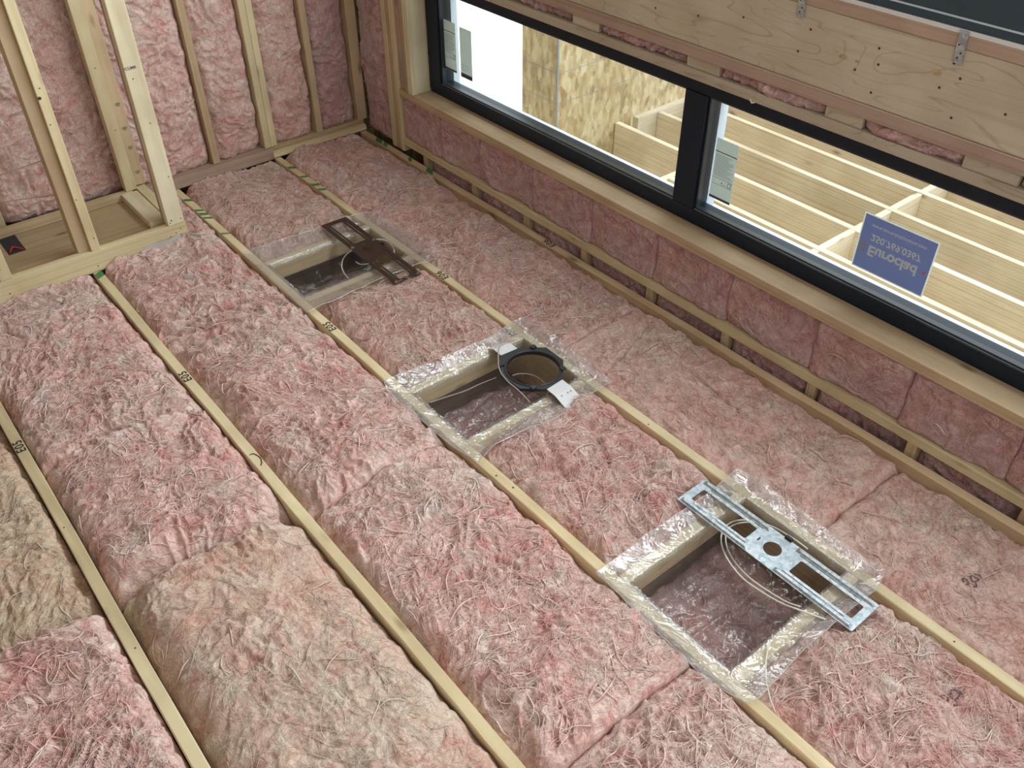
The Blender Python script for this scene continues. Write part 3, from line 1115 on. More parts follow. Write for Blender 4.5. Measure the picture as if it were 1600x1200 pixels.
MB().box(3.222, 3.231, 3.557, 3.566, -0.5, 2.6).build('corner_tape', 'label_grey', t)
for zz in (0.235, 0.405, 0.62, 0.9):
    m_ = MB()
    m_.box(3.2238, 3.2252, 3.56, 3.86, zz - 0.0015, zz + 0.0015)
    m_.box(3.225, 3.83, 3.5588, 3.5602, zz - 0.0015, zz + 0.0015)
    m_.build('snap_line', 'label_grey', t)
t = board('boarded_wall', 'farther strand board wall beyond the left pane, behind the cross member', 'wall', 'osb', (3.84, 6.2), (4.05, 4.3), (-0.5, 2.6), None)
board('deck_panel', 'strand board panel under the outdoor rafters', 'panel', 'osb', (2.72, 6.2), (-1.6, 3.54), (-0.52, -0.455))

# ------------------------------------------------------------------ back wall framing
gb = 'studs of the back wall'
for lab, x0, x1, mt in (('pine stud in the back wall, hidden low behind the front posts', 0.455, 0.493, 'wood_z'),
                        ('ochre pine stud in the back wall, first right of the thick pale post', 1.552, 1.590, 'brown_z'),
                        ('pine stud of the close pair in the back wall, the left one', 1.857, 1.893, 'wood_z'),
                        ('pine stud of the close pair in the back wall, the right one', 1.894, 1.930, 'wood_z'),
                        ('ochre pine stud in the back wall, between the close pair and the corner', 2.184, 2.222, 'brown_z'),
                        ('pine stud of the back wall standing in the corner by the window wall', 2.456, 2.518, 'brown_z')):
    board('wall_stud', lab, 'stud', mt, (x0, x1), (YB - 0.008, 4.60), (0.061, 3.1), gb)
board('bottom_plate', 'greyish pine plate lying at the foot of the back wall, left of the joist end', 'plate', 'rosy_x', (1.16, 1.888), (4.415, 4.60), (0.001, 0.060), 'plates at the foot of the back wall')
board('bottom_plate', 'thin pine plate at the foot of the back wall, right up to the corner', 'plate', 'wood_x', (1.890, 2.496), (4.424, 4.60), (0.001, 0.032), 'plates at the foot of the back wall')
board('bottom_plate', 'upper darker pine plate under the back wall studs, right up to the corner', 'plate', 'brown_x', (1.890, 2.496), (4.45, 4.60), (0.0325, 0.060), 'plates at the foot of the back wall')

# ------------------------------------------------------------------ the raised curb with posts (left)
gc = 'timbers of the raised curb'
curb = board('curb_timber', 'front timber of the raised curb, lying across the joists at left', 'timber', 'wood_x', (-0.6, 1.157), (3.88, 3.918), (0.001, 0.103), gc)
nails(curb, [(1.07, 3.879, 0.05), (1.10, 3.879, 0.06), (1.12, 3.879, 0.045), (1.125, 3.879, 0.075), (0.72, 3.879, 0.03), (0.34, 3.879, 0.04), (1.04, 3.879, 0.02)], 0.003, 'nail_hole', (0, -1, 0))
board('curb_timber', 'back timber of the raised curb, along the back wall insulation', 'timber', 'brown_x', (-0.6, 1.08), (4.34, 4.378), (0.066, 0.103), gc)
board('plywood_base', 'plywood bottom inside the raised curb, with a cable hole', 'panel', 'plywood', (-0.6, 1.155), (3.919, 4.40), (0.045, 0.065), None)
board('curb_timber', 'flat end piece of the raised curb in front of the paired studs', 'timber', 'pale_y', (1.018, 1.098), (3.972, 4.338), (0.0655, 0.103), gc)
board('curb_timber', 'narrow end timber of the raised curb, tucked behind the thick pale post', 'timber', 'wood_y', (1.104, 1.155), (3.972, 4.38), (0.0655, 0.102), gc)
t = thing('torn_plastic', 'torn grey plastic scrap hanging from the right end of the curb', 'plastic', (1.07, 3.875, -0.03))
ps = MB()
n = 16
for i in range(n + 1):
    s = i / n
    x = 0.86 + s * 0.33
    ztop = 0.012 + 0.034 * min(1, s * 2.6)
    zlow = ztop - 0.008 - 0.045 * s ** 0.7 * (1 - 0.25 * math.sin(s * 9))
    y = 3.874 - 0.006 * math.sin(s * 14) - (0.05 * max(0, s - 0.85) / 0.15)
    ps.v += [(x, y, ztop), (x, y - 0.012, zlow)]
for i in range(n):
    ps.f.append((2 * i, 2 * i + 1, 2 * i + 3, 2 * i + 2)); ps.m.append(0)
scrap = ps.build('plastic_scrap', 'scrap_grey', t, smooth=True)
board('support_block', 'small pine block under the right end of the curb', 'wood block', 'brown_x', (1.0, 1.165), (3.86, 3.90), (-0.05, 0.0005), None)

gp = 'posts standing on the raised curb'
p1 = thing('post', 'doubled pine post at far left with a dark knot hole, on the curb', 'post', (0.72, 3.9, 0.103), gp)
MB().box(0.716, 0.756, 3.881, 3.93, 0.1035, 3.1, 0, 0.002).build('post_board', 'wood_z', p1)
MB().box(0.664, 0.715, 3.905, 3.985, 0.1035, 3.1, 0, 0.002).build('post_board', 'brown_z', p1)
nails(p1, [(0.742, 3.8805, 0.165), (0.725, 3.8805, 0.36), (0.728, 3.8805, 0.70), (0.735, 3.8805, 0.85)], 0.003, 'nail_hole', (0, -1, 0))
kk = MB(); kk.v = [(0.722 + math.cos(q * PI / 6) * 0.008, 3.8803, 0.812 + math.sin(q * PI / 6) * 0.007) for q in range(12)]; kk.f = [tuple(range(12))]; kk.m = [0]
kk.build('knot_hole', 'nail_dark', p1)
p0 = board('post', 'pine post cut off by the left edge of the photo, on the curb', 'post', 'wood_z', (0.325, 0.375), (3.881, 3.97), (0.1035, 3.1), gp)
nails(p0, [(0.34, 3.8805, 0.16)], 0.003, 'nail_hole', (0, -1, 0))
p3 = thing('post', 'thick pale pine post with stamped mark at the right end of the curb', 'post', (1.116, 3.92, 0.103), gp)
MB().box(1.074, 1.152, 3.879, 3.925, 0.1035, 3.1, 0, 0.003).build('post_board', 'pale_z', p3)
MB().box(1.080, 1.150, 3.926, 3.975, 0.1035, 3.1, 0, 0.003).build('post_board', 'rosy_z', p3)
nails(p3, [(1.085, 3.8785, 0.118), (1.095, 3.8785, 0.128), (1.138, 3.8785, 0.125), (1.092, 3.8785, 0.13), (1.135, 3.8785, 0.34), (1.12, 3.8785, 0.60), (1.1, 3.8785, 0.80)], 0.003, 'nail_hole', (0, -1, 0))
lettering('grade_stamp', 'FCUMB', 0.017, (1.098, 3.8783, 0.845), (1, 0, 0), (0, 0, 1), 'ink_faint', p3, 0.0003)
p2 = thing('post', 'pair of pine studs behind the thick pale post, on the back curb timber', 'post', (1.10, 4.36, 0.103), gp)
MB().box(1.050, 1.104, 4.345, 4.40, 0.1035, 3.1, 0, 0.002).build('post_board', 'wood_z', p2)
MB().box(1.108, 1.166, 4.384, 4.43, 0.1035, 3.1, 0, 0.002).build('post_board', 'brown_z', p2)
nails(p2, [(1.08, 4.3445, 0.72), (1.085, 4.3445, 0.42)], 0.003, 'nail_hole', (0, -1, 0))
for zz in (0.17, 0.30, 0.40, 0.52):
    mm = MB(); mm.v = [(1.14 + 0.012 * math.cos(q) * (1 + 0.3 * math.sin(3 * q)), 4.3835, zz + 0.010 * math.sin(q)) for q in [k * PI / 6 for k in range(12)]]
    mm.f = [tuple(range(12))]; mm.m = [0]
    mm.build('stain', 'stain_grey', p2)
# plywood opening's darkness laid on as a dark sheet, with a red wire, and two loose wires
hole = MB().box(0.425, 0.500, 4.165, 4.345, 0.0652, 0.0660)
t = hole.build('hole_shade', 'painted_void', None, (0.46, 4.25, 0.065)); tag(t, 'dark rectangular sheet painting the shade of the cable hole at far left', 'hole')
t = MB().tube(smooth_path([(0.435, 4.18, 0.068), (0.455, 4.21, 0.075), (0.475, 4.20, 0.07), (0.492, 4.175, 0.068)], 5), 0.004, 6).build('red_wire', 'red_wire', None, (0.46, 4.19, 0.068))
tag(t, 'short red wire in the cable hole at far left', 'wire')
for lab, pts in (('thin grey wire stretched to the left post, the upper one', [(0.2, 4.30, 0.39), (0.35, 4.20, 0.41), (0.5, 4.08, 0.47), (0.665, 3.99, 0.52)]),
                 ('thin grey wire stretched to the left post, the lower one', [(0.2, 4.25, 0.33), (0.35, 4.18, 0.34), (0.5, 4.08, 0.35), (0.665, 3.99, 0.36)])):
    t = MB().tube(smooth_path(pts, 6), 0.0022, 6).build('wire', 'cable_grey', None, pts[0])
    tag(t, lab, 'wire', 'loose wires at the left post')

# ------------------------------------------------------------------ insulation between the joists
gf = 'pink batts between the joists'
stamp = [[(-0.03, 0.012), (-0.02, 0.022), (-0.012, 0.012), (-0.018, 0.0), (-0.028, 0.004)], [(0.0, 0.0), (0.012, 0.012), (0.022, 0.006), (0.018, -0.01), (0.004, -0.008), (0.0, 0.0)],
         [(-0.02, -0.014), (-0.008, -0.02), (0.0, -0.012)], [(0.03, 0.01), (0.036, -0.004), (0.03, -0.014)]]


def fb(label, x0, x1, y0, y1, **kw):
    return batt(label, x1 - x0, y1 - y0, (x0, y0, kw.pop('z', 0.0)), X1, Y1, Z1, group=gf, **kw)


D4 = (0.045, 0.055, 0.05, 0.05)
fb('pink batt in the bottom left corner of the photo, below the ochre one', -0.503, 0.063, -0.5, 2.035, drop=(0.03, 0.04, 0.03, 0.02), ew=(.08, .05, .08, .03), skew=(0, -0.07), bulge=0.03, rough=1.15)
fb('yellowish ochre batt at the left edge, above the bottom left pink one', -0.503, 0.063, 2.045, 3.876, mat='fluff_ochre', strand='strand_tan', drop=(0.03, 0.045, 0.05, 0.01), ew=(.08, .06, .10, .03), skew=(-0.07, 0), bulge=0.0, rough=0.8, nstr=2200, ropes=False)
fb('large smooth tan batt at the bottom, between the two left joists', 0.105, 0.686, -0.5, 2.03, mat='fluff_tan', strand='strand_tan', drop=(0.075, 0.05, 0.03, 0.065), ew=(.14, .08, .08, .10), skew=(0, -0.04), bulge=0.05, rough=0.62, nstr=2200, ropes=False)
fb('mid length pink batt between the two left joists, above the tan one', 0.105, 0.686, 2.035, 2.70, drop=(0.045, 0.04, 0.075, 0.008), ew=(.07, .05, .10, .02), skew=(-0.04, -0.05), bulge=0.042)
fb('pink batt between the two left joists, running up to the curb', 0.105, 0.686, 2.702, 3.876, drop=(0.035, 0.045, 0.02, 0.0), ew=(.06, .07, .03, .03), skew=(-0.05, 0), bulge=0.028, slits=((0.12, 0.95, 0.2, 0.78, 0.008, 0.03),))
fb('pink batt at the bottom edge, between the middle joist and the box joist', 0.728, 1.293, -0.5, 0.782, bulge=0.03, drop=(.045, .045, .03, .035), ew=(.07, .06, .05, .05))
fb('pink batt left of the galvanised bracket box, between middle joists', 0.728, 1.293, 0.786, 1.955, bulge=0.033, drop=(.045, .05, .02, .03), ew=(.08, .07, .03, .05), slits=((0.3, 1.12, 0.56, 1.0, 0.014, 0.03),))
fb('pink batt left of the black ring box, between middle joists', 0.728, 1.293, 1.959, 3.0, bulge=0.045, drop=(.05, .05, .035, .045), ew=(.10, .07, .06, .08), skew=(0, -0.28))
fb('ragged pink batt left of the brown bracket box, reaching the back curb', 0.728, 1.293, 3.006, 3.876, bulge=0.022, drop=(.045, .05, .05, .0), ew=(.08, .07, .06, .03), skew=(-0.28, 0), rough=1.25)
fb('short pink batt end between the curb post and the green marked joist', 1.17, 1.293, 3.90, 4.40, bulge=0.0, drop=(.02, .02, .0, .0), ew=(.03, .03, .04, .04))
fb('pink batt below the galvanised bracket box, at the bottom right', 1.335, 1.889, -0.5, 0.648, bulge=0.015, drop=(.035, .05, .04, .06), ew=(.05, .06, .08, .17),
   marks=((0.40, 0.76, stamp),), rough=1.15)
fb('pink batt between the black ring box and the galvanised bracket box', 1.335, 1.889, 1.131, 1.866, bulge=0.015, drop=(.055, .045, .06, .045), ew=(.07, .05, .17, .12),
   slits=((0.12, 0.3, 0.25, 0.7, 0.012, 0.02), (0.25, 0.25, 0.42, 0.6, 0.01, 0.02)), marks=((0.27, 0.16, stamp[:2]),))
fb('peach pink batt between the brown bracket box and the black ring box', 1.335, 1.889, 2.289, 3.049, mat='fluff_peach', strand='strand_peach', bulge=0.028, drop=(.06, .045, .05, .075), ew=(.08, .05, .10, .26), rough=0.85)
fb('peach pink batt beyond the brown bracket box, reaching the back wall', 1.335, 1.889, 3.471, 4.41, mat='fluff_peach', strand='strand_peach', bulge=0.012, drop=(.045, .04, .06, .0), ew=(.06, .05, .18, .04), rough=0.85)
fb('pink batt along the wall joist at the lower right edge of the photo', 1.931, 2.447, -0.5, 0.842, mat='fluff_peach', strand='strand_peach', bulge=0.006, drop=(.015, .05, .03, .02), ew=(.04, .10, .05, .03), rough=0.65, nstr=1800, ropes=False, marks=((0.22, 0.93, stamp),))
fb('flat slit pink batt along the wall joist, right of the black ring', 1.931, 2.447, 0.846, 2.10, mat='fluff_peach', strand='strand_peach', bulge=0.006, drop=(.015, .045, .03, .01), ew=(.04, .10, .03, .03), rough=0.62, nstr=1800, ropes=False,
   slits=((0.317, 0.87, 0.281, 0.45, 0.006, 0.05), (0.281, 0.45, 0.24, 0.05, 0.005, 0.015), (0.02, 1.02, 0.33, 1.10, 0.005, 0.014)))
fb('long pink batt along the wall joist, from the corner to the slit batt', 1.931, 2.447, 2.104, 4.41, mat='fluff_peach', bulge=0.008, drop=(.015, .045, .02, .0), ew=(.04, .09, .03, .04), rough=1.05)

# ------------------------------------------------------------------ insulation in the window wall
gq = 'pink batts in the window wall under the sill'
ye = [-0.25, 0.15, 0.559, 0.943, 1.325, 1.73, 2.13, 2.53, 2.93, 3.35, 3.68, 4.03]
wl = ['just past the right edge', 'at the right edge of the photo', 'second from the right edge', 'third from the right edge', 'above the galvanised bracket', 'under the blue sticker side of the mullion',
      'directly below the mullion', 'just left of the mullion', 'below the middle of the left pane', 'third from the king studs', 'nearest the king studs']
wl = wl[:10] + ['against the king studs']
for k in range(len(ye) - 1):
    a, b = ye[k], ye[k + 1]
    batt('pink batt between low rail and sill, ' + wl[k], b - a - 0.002, 0.238, (2.517, b - 0.001, 0.084), (0, -1, 0), Z1, (-1, 0, 0), 'fluff_shaded', 'strand_pink',
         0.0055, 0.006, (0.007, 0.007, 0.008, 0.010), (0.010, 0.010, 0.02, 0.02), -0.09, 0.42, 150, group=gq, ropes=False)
yb = [0.06, 0.469, 0.881, 1.304, 1.724, 2.149, 2.569, 2.986, 3.409, 3.849]
bl2 = ['right edge of the photo', 'second from the right edge', 'third from the right edge', 'above the galvanised bracket', 'below the blue sticker', 'below the mullion',
       'right under the E06 mark on the wall joist', 'below the left pane', 'near the king studs']
for k in range(9):
    a, b = yb[k], yb[k + 1] - 0.04
    batt('dim pink insulation under the low rail, ' + bl2[k], b - a, 0.215, (2.535, b, -0.18), (0, -1, 0), Z1, (-1, 0, 0), 'fluff_shaded', 'strand_pink',
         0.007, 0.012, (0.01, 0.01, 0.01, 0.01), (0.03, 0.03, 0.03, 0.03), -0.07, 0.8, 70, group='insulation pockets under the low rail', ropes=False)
batt('tall narrow pink batt between the wall corner and the king studs', 0.288, 1.9, (2.520, 4.440, 0.0), (0, -1, 0), Z1, (-1, 0, 0), 'fluff_shaded', 'strand_pink', 0.007, 0.012,
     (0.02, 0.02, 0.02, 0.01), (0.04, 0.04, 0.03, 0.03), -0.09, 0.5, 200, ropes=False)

# ------------------------------------------------------------------ insulation in the back wall
gk = 'pink batts between the back wall studs'
for lab, x0, x1, mt, dr in (('pink batt behind the far left post, cut by the photo edge', -0.25, 0.453, 'fluff_pink', 0.03),
                            ('pink batt between the doubled left post and the paired studs', 0.495, 1.105, 'fluff_pink', 0.03),
                            ('pink batt between the thick pale post and the first ochre stud', 1.108, 1.550, 'fluff_pink', 0.03),
                            ('pink batt left of the close pair of back wall studs', 1.592, 1.855, 'fluff_pink', 0.03),
                            ('pink batt right of the close pair of back wall studs', 1.932, 2.182, 'fluff_pink', 0.03),
                            ('dim pink batt next to the wall corner, right of the last ochre stud', 2.224, 2.454, 'fluff_shaded', 0.03)):
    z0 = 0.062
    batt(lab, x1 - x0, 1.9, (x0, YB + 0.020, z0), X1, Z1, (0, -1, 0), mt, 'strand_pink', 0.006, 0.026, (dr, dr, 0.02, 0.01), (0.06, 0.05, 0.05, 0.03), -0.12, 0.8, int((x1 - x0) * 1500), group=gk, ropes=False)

# ------------------------------------------------------------------ light boxes: blocking, plastic liners
gbk = 'blocking pieces of the light boxes'
boxes = {'brown': (3.09, 3.43), 'ring': (1.907, 2.248), 'galv': (0.69, 1.09)}
nm = {'brown': 'the brown bracket box', 'ring': 'the black ring box', 'galv': 'the galvanised bracket box'}
for k, (a, b) in boxes.items():
    board('blocking_piece', 'pine blocking closing the near side of ' + nm[k], 'wood block', 'wood_x', (1.334, 1.890), (a - 0.038, a), (-0.09, -0.001), gbk)
    board('blocking_piece', 'pine blocking closing the far side of ' + nm[k], 'wood block', 'wood_x', (1.334, 1.890), (b, b + 0.038), (-0.09, -0.001), gbk)
    batt('shadowed pink insulation at the bottom of ' + nm[k], 0.552, b - a + 0.076, (1.336, a - 0.038, -0.235), X1, Y1, Z1, 'fluff_shaded', 'strand_pink', 0.009, 0.0,
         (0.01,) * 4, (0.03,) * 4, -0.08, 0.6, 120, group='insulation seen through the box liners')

OUTL = {
    'brown': [(1.279, 3.585), (1.45, 3.56), (1.70, 3.552), (1.952, 3.534), (1.991, 3.254), (1.957, 2.956), (1.86, 2.965), (1.686, 2.977), (1.5, 2.96), (1.278, 2.953)],
    'ring': [(1.255, 2.30), (1.279, 2.359), (1.423, 2.342), (1.58, 2.325), (1.752, 2.314), (1.903, 2.343), (1.959, 2.341), (1.984, 2.15), (1.955, 1.8), (1.919, 1.795), (1.78, 1.79), (1.649, 1.771), (1.5, 1.80), (1.382, 1.808), (1.289, 1.768), (1.265, 1.9)],
    'galv': [(1.272, 1.168), (1.566, 1.175), (1.80, 1.17), (1.954, 1.185), (1.972, 1.139), (1.965, 0.85), (1.955, 0.612), (1.885, 0.590), (1.70, 0.60), (1.516, 0.599), (1.324, 0.585), (1.285, 0.600), (1.255, 0.70), (1.262, 0.9)]}


def hit(poly, cx, cy, an):
    dx, dy = math.cos(an), math.sin(an)
    best = None
    for i in range(len(poly)):
        (ax, ay), (bx, by) = poly[i], poly[(i + 1) % len(poly)]
        ex, ey = bx - ax, by - ay
        den = dx * ey - dy * ex
        if abs(den) < 1e-9:
            continue
        t = ((ax - cx) * ey - (ay - cy) * ex) / den
        s = ((ax - cx) * dy - (ay - cy) * dx) / den
        if t > 0 and -1e-9 <= s <= 1 + 1e-9 and (best is None or t < best):
            best = t
    return cx + dx * best, cy + dy * best


def liner(key, label):
    a, b = boxes[key]
    x0, x1 = 1.340, 1.884
    cx, cy = (x0 + x1) / 2, (a + b) / 2
    rect = [(x0, a + 0.004), (x1, a + 0.004), (x1, b - 0.004), (x0, b - 0.004)]
    n = 360
    angs = []
    # even spacing along the rectangle's perimeter
    per = []
    for i in range(4):
        p, q = rect[i], rect[(i + 1) % 4]
        l = math.hypot(q[0] - p[0], q[1] - p[1])
        per.append((p, q, l))
    tot = sum(p[2] for p in per)
    for k in range(n):
        s = tot * k / n
        for p, q, l in per:
            if s <= l:
                ip = (p[0] + (q[0] - p[0]) * s / l, p[1] + (q[1] - p[1]) * s / l)
                break
            s -= l
        angs.append((ip, math.atan2(ip[1] - cy, ip[0] - cx)))
    V_, F_, MI_ = [], [], []
    R = 12
    sd = {'brown': 1, 'ring': 5, 'galv': 9}[key]
    down = 8
    rows = []
    for k, (ip, an) in enumerate(angs):
        ox, oy = hit(OUTL[key], cx, cy, an)
        col = []
        crimp = 0.0028 * math.sin(k * 1.9) + 0.0015 * math.sin(k * 3.7 + 1)
        nx, ny = math.cos(an), math.sin(an)
        # the flange, outer edge first
        for j in range(R + 1):
            s = 1 - j / R
            px = ip[0] + (ox - ip[0]) * s
            py = ip[1] + (oy - ip[1]) * s
            wav = perlin(np.array([px * 9]), np.array([py * 9]), sd)[0] * 0.010 + perlin(np.array([px * 24]), np.array([py * 24]), sd + 2)[0] * 0.004
            rise = 0.0045 + max(0, wav) * (0.25 + s) + 0.018 * s * s
            if j == R:
                px += nx * crimp; py += ny * crimp
                rise = 0.004 + abs(crimp)
            col.append((px, py, rise))
        # the wall of the liner
        for j in range(1, down + 1):
            s = j / down
            pl = 0.0030 * math.sin(k * 0.85) * s + 0.0035 * math.sin(k * 0.23 + j)
            inw = 0.004 + 0.03 * s ** 2 + pl
            col.append((ip[0] - nx * inw, ip[1] - ny * inw, -0.165 * s - 0.012 * s * math.sin(k * 0.4)))
        # bottom, gathered with wrinkles towards the middle
        bx, by, bz = col[-1]
        for j in range(1, 14):
            s = j / 14
            qx, qy = ip[0] - nx * 0.034, ip[1] - ny * 0.034
            px, py = qx + (cx - qx) * s, qy + (cy - qy) * s
            w0, w1 = np.array([px * 11 + 0.6 * math.sin(py * 21)]), np.array([py * 34])
            col.append((px, py, -0.172 + 0.020 * perlin(w0, w1, sd + 4)[0] + 0.010 * perlin(w0 * 3, w1, sd + 6)[0]))
        rows.append(col)
    m_ = len(rows[0])
    for c in rows:
        V_ += c
    for k in range(n):
        k2 = (k + 1) % n
        for j in range(m_ - 1):
            MI_.append(0 if j < R + 1 else 1)
            F_.append((k * m_ + j, k * m_ + j + 1, k2 * m_ + j + 1, k2 * m_ + j))
    V_.append((cx, cy, rows[0][-1][2]))
    c_ = len(V_) - 1
    for k in range(n):
        F_.append((k * m_ + m_ - 1, c_, ((k + 1) % n) * m_ + m_ - 1))
        MI_.append(1)
    o = mesh_obj('plastic_liner', V_, F_, ['poly_sheet', 'poly_inner'], None, (cx, cy, -0.17), MI_, True)
    rim = [rows[k][0] for k in range(0, n, 2)]
    MB().tube(rim + [rim[0]], 0.0011, 4).build('edge_highlight', 'poly_highlight', o)  # milky rim added to paint the sheet's bright edge highlight
    return tag(o, label, 'plastic sheet', 'clear plastic liners of the light boxes')


liner('brown', 'clear plastic sheet lining the far box, under the brown bracket')
liner('ring', 'clear plastic sheet lining the middle box, under the black ring')
liner('galv', 'clear plastic sheet lining the near box, under the galvanised bracket')


def rounded(x0, x1, y0, y1, r_, n=4):
    out = []
    for cx, cy, a0 in ((x1 - r_, y1 - r_, 0), (x0 + r_, y1 - r_, 90), (x0 + r_, y0 + r_, 180), (x1 - r_, y0 + r_, 270)):
        for k in range(n + 1):
            an = math.radians(a0 + 90 * k / n)
            out.append((cx + r_ * math.cos(an), cy + r_ * math.sin(an)))
    return out


def bracket(label, cx, cy, z, rot, mat):
    t = thing('mounting_bracket', label, 'bracket', (cx, cy, z), 'slotted metal mounting brackets')
    ca, sa = math.cos(rot), math.sin(rot)

    def W_(p):
        return (cx + p[0] * ca - p[1] * sa, cy + p[0] * sa + p[1] * ca, z + p[2])
    circ = [(0.029 * math.cos(2 * PI * k / 28), 0.029 * math.sin(2 * PI * k / 28)) for k in range(28)]
    holes = [circ, rounded(-0.033, 0.031, 0.082, 0.305, 0.006), rounded(-0.033, 0.031, -0.308, -0.086, 0.006)]
    for sx in (-1, 1):
        for sy in (-1, 1):
            holes.append(rounded(sx * 0.0445 - 0.0018, sx * 0.0445 + 0.0018, min(sy * 0.07, sy * 0.29), max(sy * 0.07, sy * 0.29), 0.0015, 2))
    holes.append(rounded(-0.008, 0.008, 0.050, 0.056, 0.002, 2))
    v, fc = plate_mesh(rounded(-0.070, 0.070, -0.334, 0.334, 0.004), holes, 0.0016)
    mesh_obj('bracket_plate', [W_((p[0], p[1], p[2] + 0.001)) for p in v], fc, mat, t)
    # raised side rails (a shallow trapezoid pressing)
    for sx in (-1, 1):
        for (ya, yb_) in ((0.05, 0.326), (-0.326, -0.05)):
            mb = MB()
            xa, xb = sorted((sx * 0.048, sx * 0.068))
            pts = []
            for (yy) in (ya, yb_):
                pass
            q = [(xa, ya, 0.0018), (xb, ya, 0.0018), (xb, yb_, 0.0018), (xa, yb_, 0.0018),
                 (xa + 0.006, ya + 0.01, 0.0075), (xb - 0.006, ya + 0.01, 0.0075), (xb - 0.006, yb_ - 0.01, 0.0075), (xa + 0.006, yb_ - 0.01, 0.0075)]
            mb.quad_box([W_(p) for p in q])
            mb.build('raised_rail', mat, t)
    # spring clip at the middle
    mb = MB()
    mb.quad_box([W_(p) for p in [(0.064, -0.022, 0.002), (0.078, -0.022, 0.002), (0.078, 0.004, 0.002), (0.064, 0.004, 0.002), (0.066, -0.020, 0.012), (0.076, -0.020, 0.012), (0.076, 0.002, 0.012), (0.066, 0.002, 0.012)]])
    mb.build('spring_clip', 'black_plastic', t)
    return t


bracket('shiny galvanised slotted bracket lying across the nearest plastic lined box', 1.761, 0.884, 0.023, 0.004, 'galvanised')
simple('brown_reflection', (0.085, 0.052, 0.042), 0.42, 0.55)  # galvanised plate; its dark brown reflection is put into the base colour
bracket('slotted bracket with dull brown reflection painted on, lying across the farthest plastic lined box', 1.754, 3.214, 0.029, -0.01, 'brown_reflection')

# the black octagonal ring with two white ears
t = thing('mounting_ring', 'black octagonal mounting ring with white ears over the middle box', 'ring', (1.762, 2.040, 0.024))
cxr, cyr, zr = 1.762, 2.040, 0.026
outer = [(1.812, 2.175), (1.890, 2.108), (1.888, 2.003), (1.811, 1.917), (1.722, 1.911), (1.644, 1.978), (1.641, 2.090), (1.715, 2.183)]
circ = [(cxr + 0.103 * math.cos(2 * PI * k / 48), cyr + 0.106 * math.sin(2 * PI * k / 48)) for k in range(48)]
v, fc = plate_mesh(outer, [circ], 0.014)
mesh_obj('ring_body', [(p[0], p[1], p[2] + zr) for p in v], fc, 'black_plastic', t)
lip = MB()
lip.tube([(cxr + 0.108 * math.cos(2 * PI * k / 48), cyr + 0.111 * math.sin(2 * PI * k / 48), zr + 0.007) for k in range(49)], 0.004, 6)
lip.build('inner_lip', 'black_plastic', t, smooth=True)
for k in range(8):
    p, q = outer[k], outer[(k + 1) % 8]
    mx_, my_ = (p[0] + q[0]) / 2, (p[1] + q[1]) / 2
    mx_ = mx_ * 0.98 + cxr * 0.02; my_ = my_ * 0.98 + cyr * 0.02
    if k % 2 == 0:
        MB().box(mx_ - 0.011, mx_ + 0.011, my_ - 0.009, my_ + 0.009, zr + 0.007, zr + 0.015, 0, 0.002).build('screw_clip', 'black_plastic', t)


def ear(pts, bend):
    mb = MB()
    th = 0.0018
    b = 0
    lo = [(p[0], p[1], p[2]) for p in pts]
    up = [(p[0], p[1], p[2] + th) for p in pts]
    n = len(pts) // 2
    # pts: two rails of n points each (left rail, right rail)
    mb.v = lo + up
    m2 = len(pts)
    for i in range(n - 1):
        a, b_, c, d_ = i, i + 1, n + i + 1, n + i
        mb.f += [(a, d_, c, b_), (m2 + a, m2 + b_, m2 + c, m2 + d_), (a, b_, m2 + b_, m2 + a), (d_, m2 + d_, m2 + c, c)]
        mb.m += [0] * 4
    mb.f += [(0, m2, m2 + n, n), (n - 1, 2 * n - 1, m2 + 2 * n - 1, m2 + n - 1)]
    mb.m += [0, 0]
    o = mb.build('white_ear', 'white_plastic', t)
    nails(o, [(sum(p[0] for p in pts) / len(pts) + dx, sum(p[1] for p in pts) / len(pts) + bend, zr + 0.0062) for dx in (-0.02, 0.01, 0.025)], 0.0028, 'ear_hole')


ear([(1.719, 2.175, zr + 0.004), (1.720, 2.235, zr + 0.004), (1.722, 2.272, 0.012), (1.798, 2.170, zr + 0.004), (1.797, 2.225, zr + 0.004), (1.796, 2.262, 0.012)], 0.02)
ear([(1.722, 1.925, zr + 0.004), (1.720, 1.862, zr + 0.004), (1.712, 1.775, 0.012), (1.806, 1.930, zr + 0.004), (1.804, 1.862, zr + 0.004), (1.795, 1.780, 0.014)], -0.01)


# ------------------------------------------------------------------ cables
def cable(label, pts, rad, mat, group=None):
    P = [on_z(u, v, z) for (u, v, z) in pts]
    o = MB().tube(smooth_path(P, 7), rad, 8).build('cable', mat, None, P[0], True)
    return tag(o, label, 'cable', group)


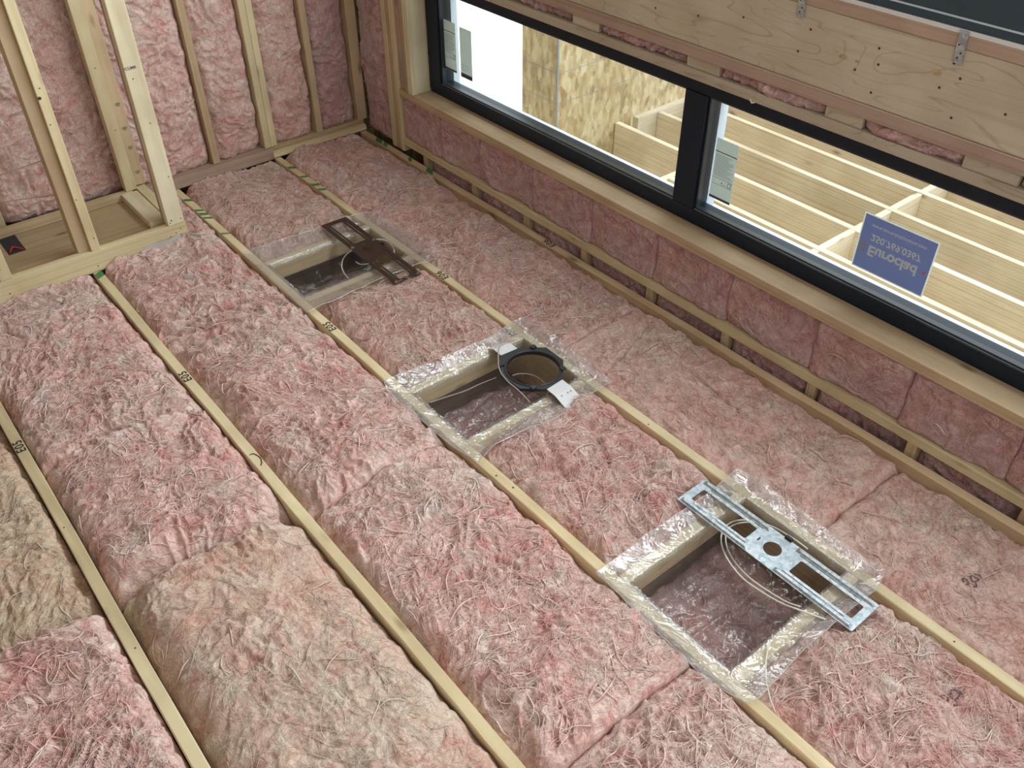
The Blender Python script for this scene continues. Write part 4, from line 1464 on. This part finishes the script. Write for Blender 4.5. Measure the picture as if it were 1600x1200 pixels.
gcb = 'cables in the light boxes'
cable('pale cable looping under the galvanised bracket, the outer strand', [(1262, 858, 0.008), (1240, 842, 0.004), (1205, 822, -0.02), (1171, 813, -0.03), (1145, 815, -0.03), (1130, 828, -0.03),
      (1127, 848, -0.03), (1137, 874, -0.03), (1160, 903, -0.035), (1192, 926, -0.03), (1222, 943, -0.01), (1246, 952, 0.012), (1290, 968, 0.016)], 0.0028, 'cable_white', gcb)
cable('pale cable looping under the galvanised bracket, the inner strand', [(1225, 832, -0.02), (1190, 818, -0.03), (1158, 817, -0.035), (1138, 826, -0.035),
      (1134, 846, -0.035), (1144, 872, -0.035), (1168, 900, -0.035), (1198, 922, -0.03), (1228, 940, -0.01), (1250, 948, 0.012)], 0.0026, 'cable_white', gcb)
cable('thin pale cable hanging from the near box onto the bottom joist', [(1204, 1000, 0.012), (1197, 1030, 0.012), (1197, 1060, 0.014), (1203, 1090, 0.004), (1212, 1114, -0.02)], 0.0022, 'cable_white', gcb)
cable('white cable arc hanging left of the brown bracket', [(560, 388, -0.01), (547, 393, -0.02), (537, 403, -0.04), (534, 416, -0.06), (538, 427, -0.08), (545, 435, -0.09)], 0.0028, 'cable_white', gcb)
cable('white cable arc passing under the brown bracket, at its centre', [(556, 409, -0.06), (563, 413, -0.06), (574, 412.5, -0.05), (590, 408, -0.04)], 0.0028, 'cable_white', gcb)
cable('white cable arc showing right of the brown bracket', [(585, 375, 0.0), (592, 374, 0.002), (603, 376, 0.0), (612, 383, -0.01), (616, 392, -0.02), (614, 401, -0.03)], 0.0028, 'cable_white', gcb)
cable('grey cable draped over the black ring into the middle box', [(876, 483, 0.03), (850, 485, 0.04), (818, 497, 0.05), (798, 515, 0.05), (784.5, 533, 0.05), (779, 548.5, 0.05), (780, 575.5, 0.045),
      (791, 593.5, 0.04), (809, 609, 0.03), (824, 624, 0.01), (834, 636, -0.02)], 0.0024, 'cable_grey', gcb)
cable('grey cable lying along the inner wall of the middle box', [(672, 629, -0.07), (695, 621, -0.08), (726, 611, -0.08), (750, 600, -0.08), (775, 590, -0.08)], 0.0024, 'cable_grey', gcb)
cable('grey cable seen through the opening of the black ring', [(800, 587, -0.08), (812, 584, -0.08), (828, 585, -0.08), (842, 591, -0.08), (852, 600, -0.09)], 0.0026, 'cable_grey', gcb)

# a loose splinter hanging under the header plank
sp_ = MB().tube([(2.498, 1.775, 1.0), (2.492, 1.762, 0.993), (2.489, 1.75, 0.999)], 0.003, 5).build('wood_splinter', 'pale_y', None, (2.498, 1.775, 1.0))
tag(sp_, 'pale wood splinter sticking out over the top of the window frame', 'splinter')

# ------------------------------------------------------------------ tidy custom properties used while building
for o in bpy.data.objects:
    if '_o' in o.keys():
        del o['_o']
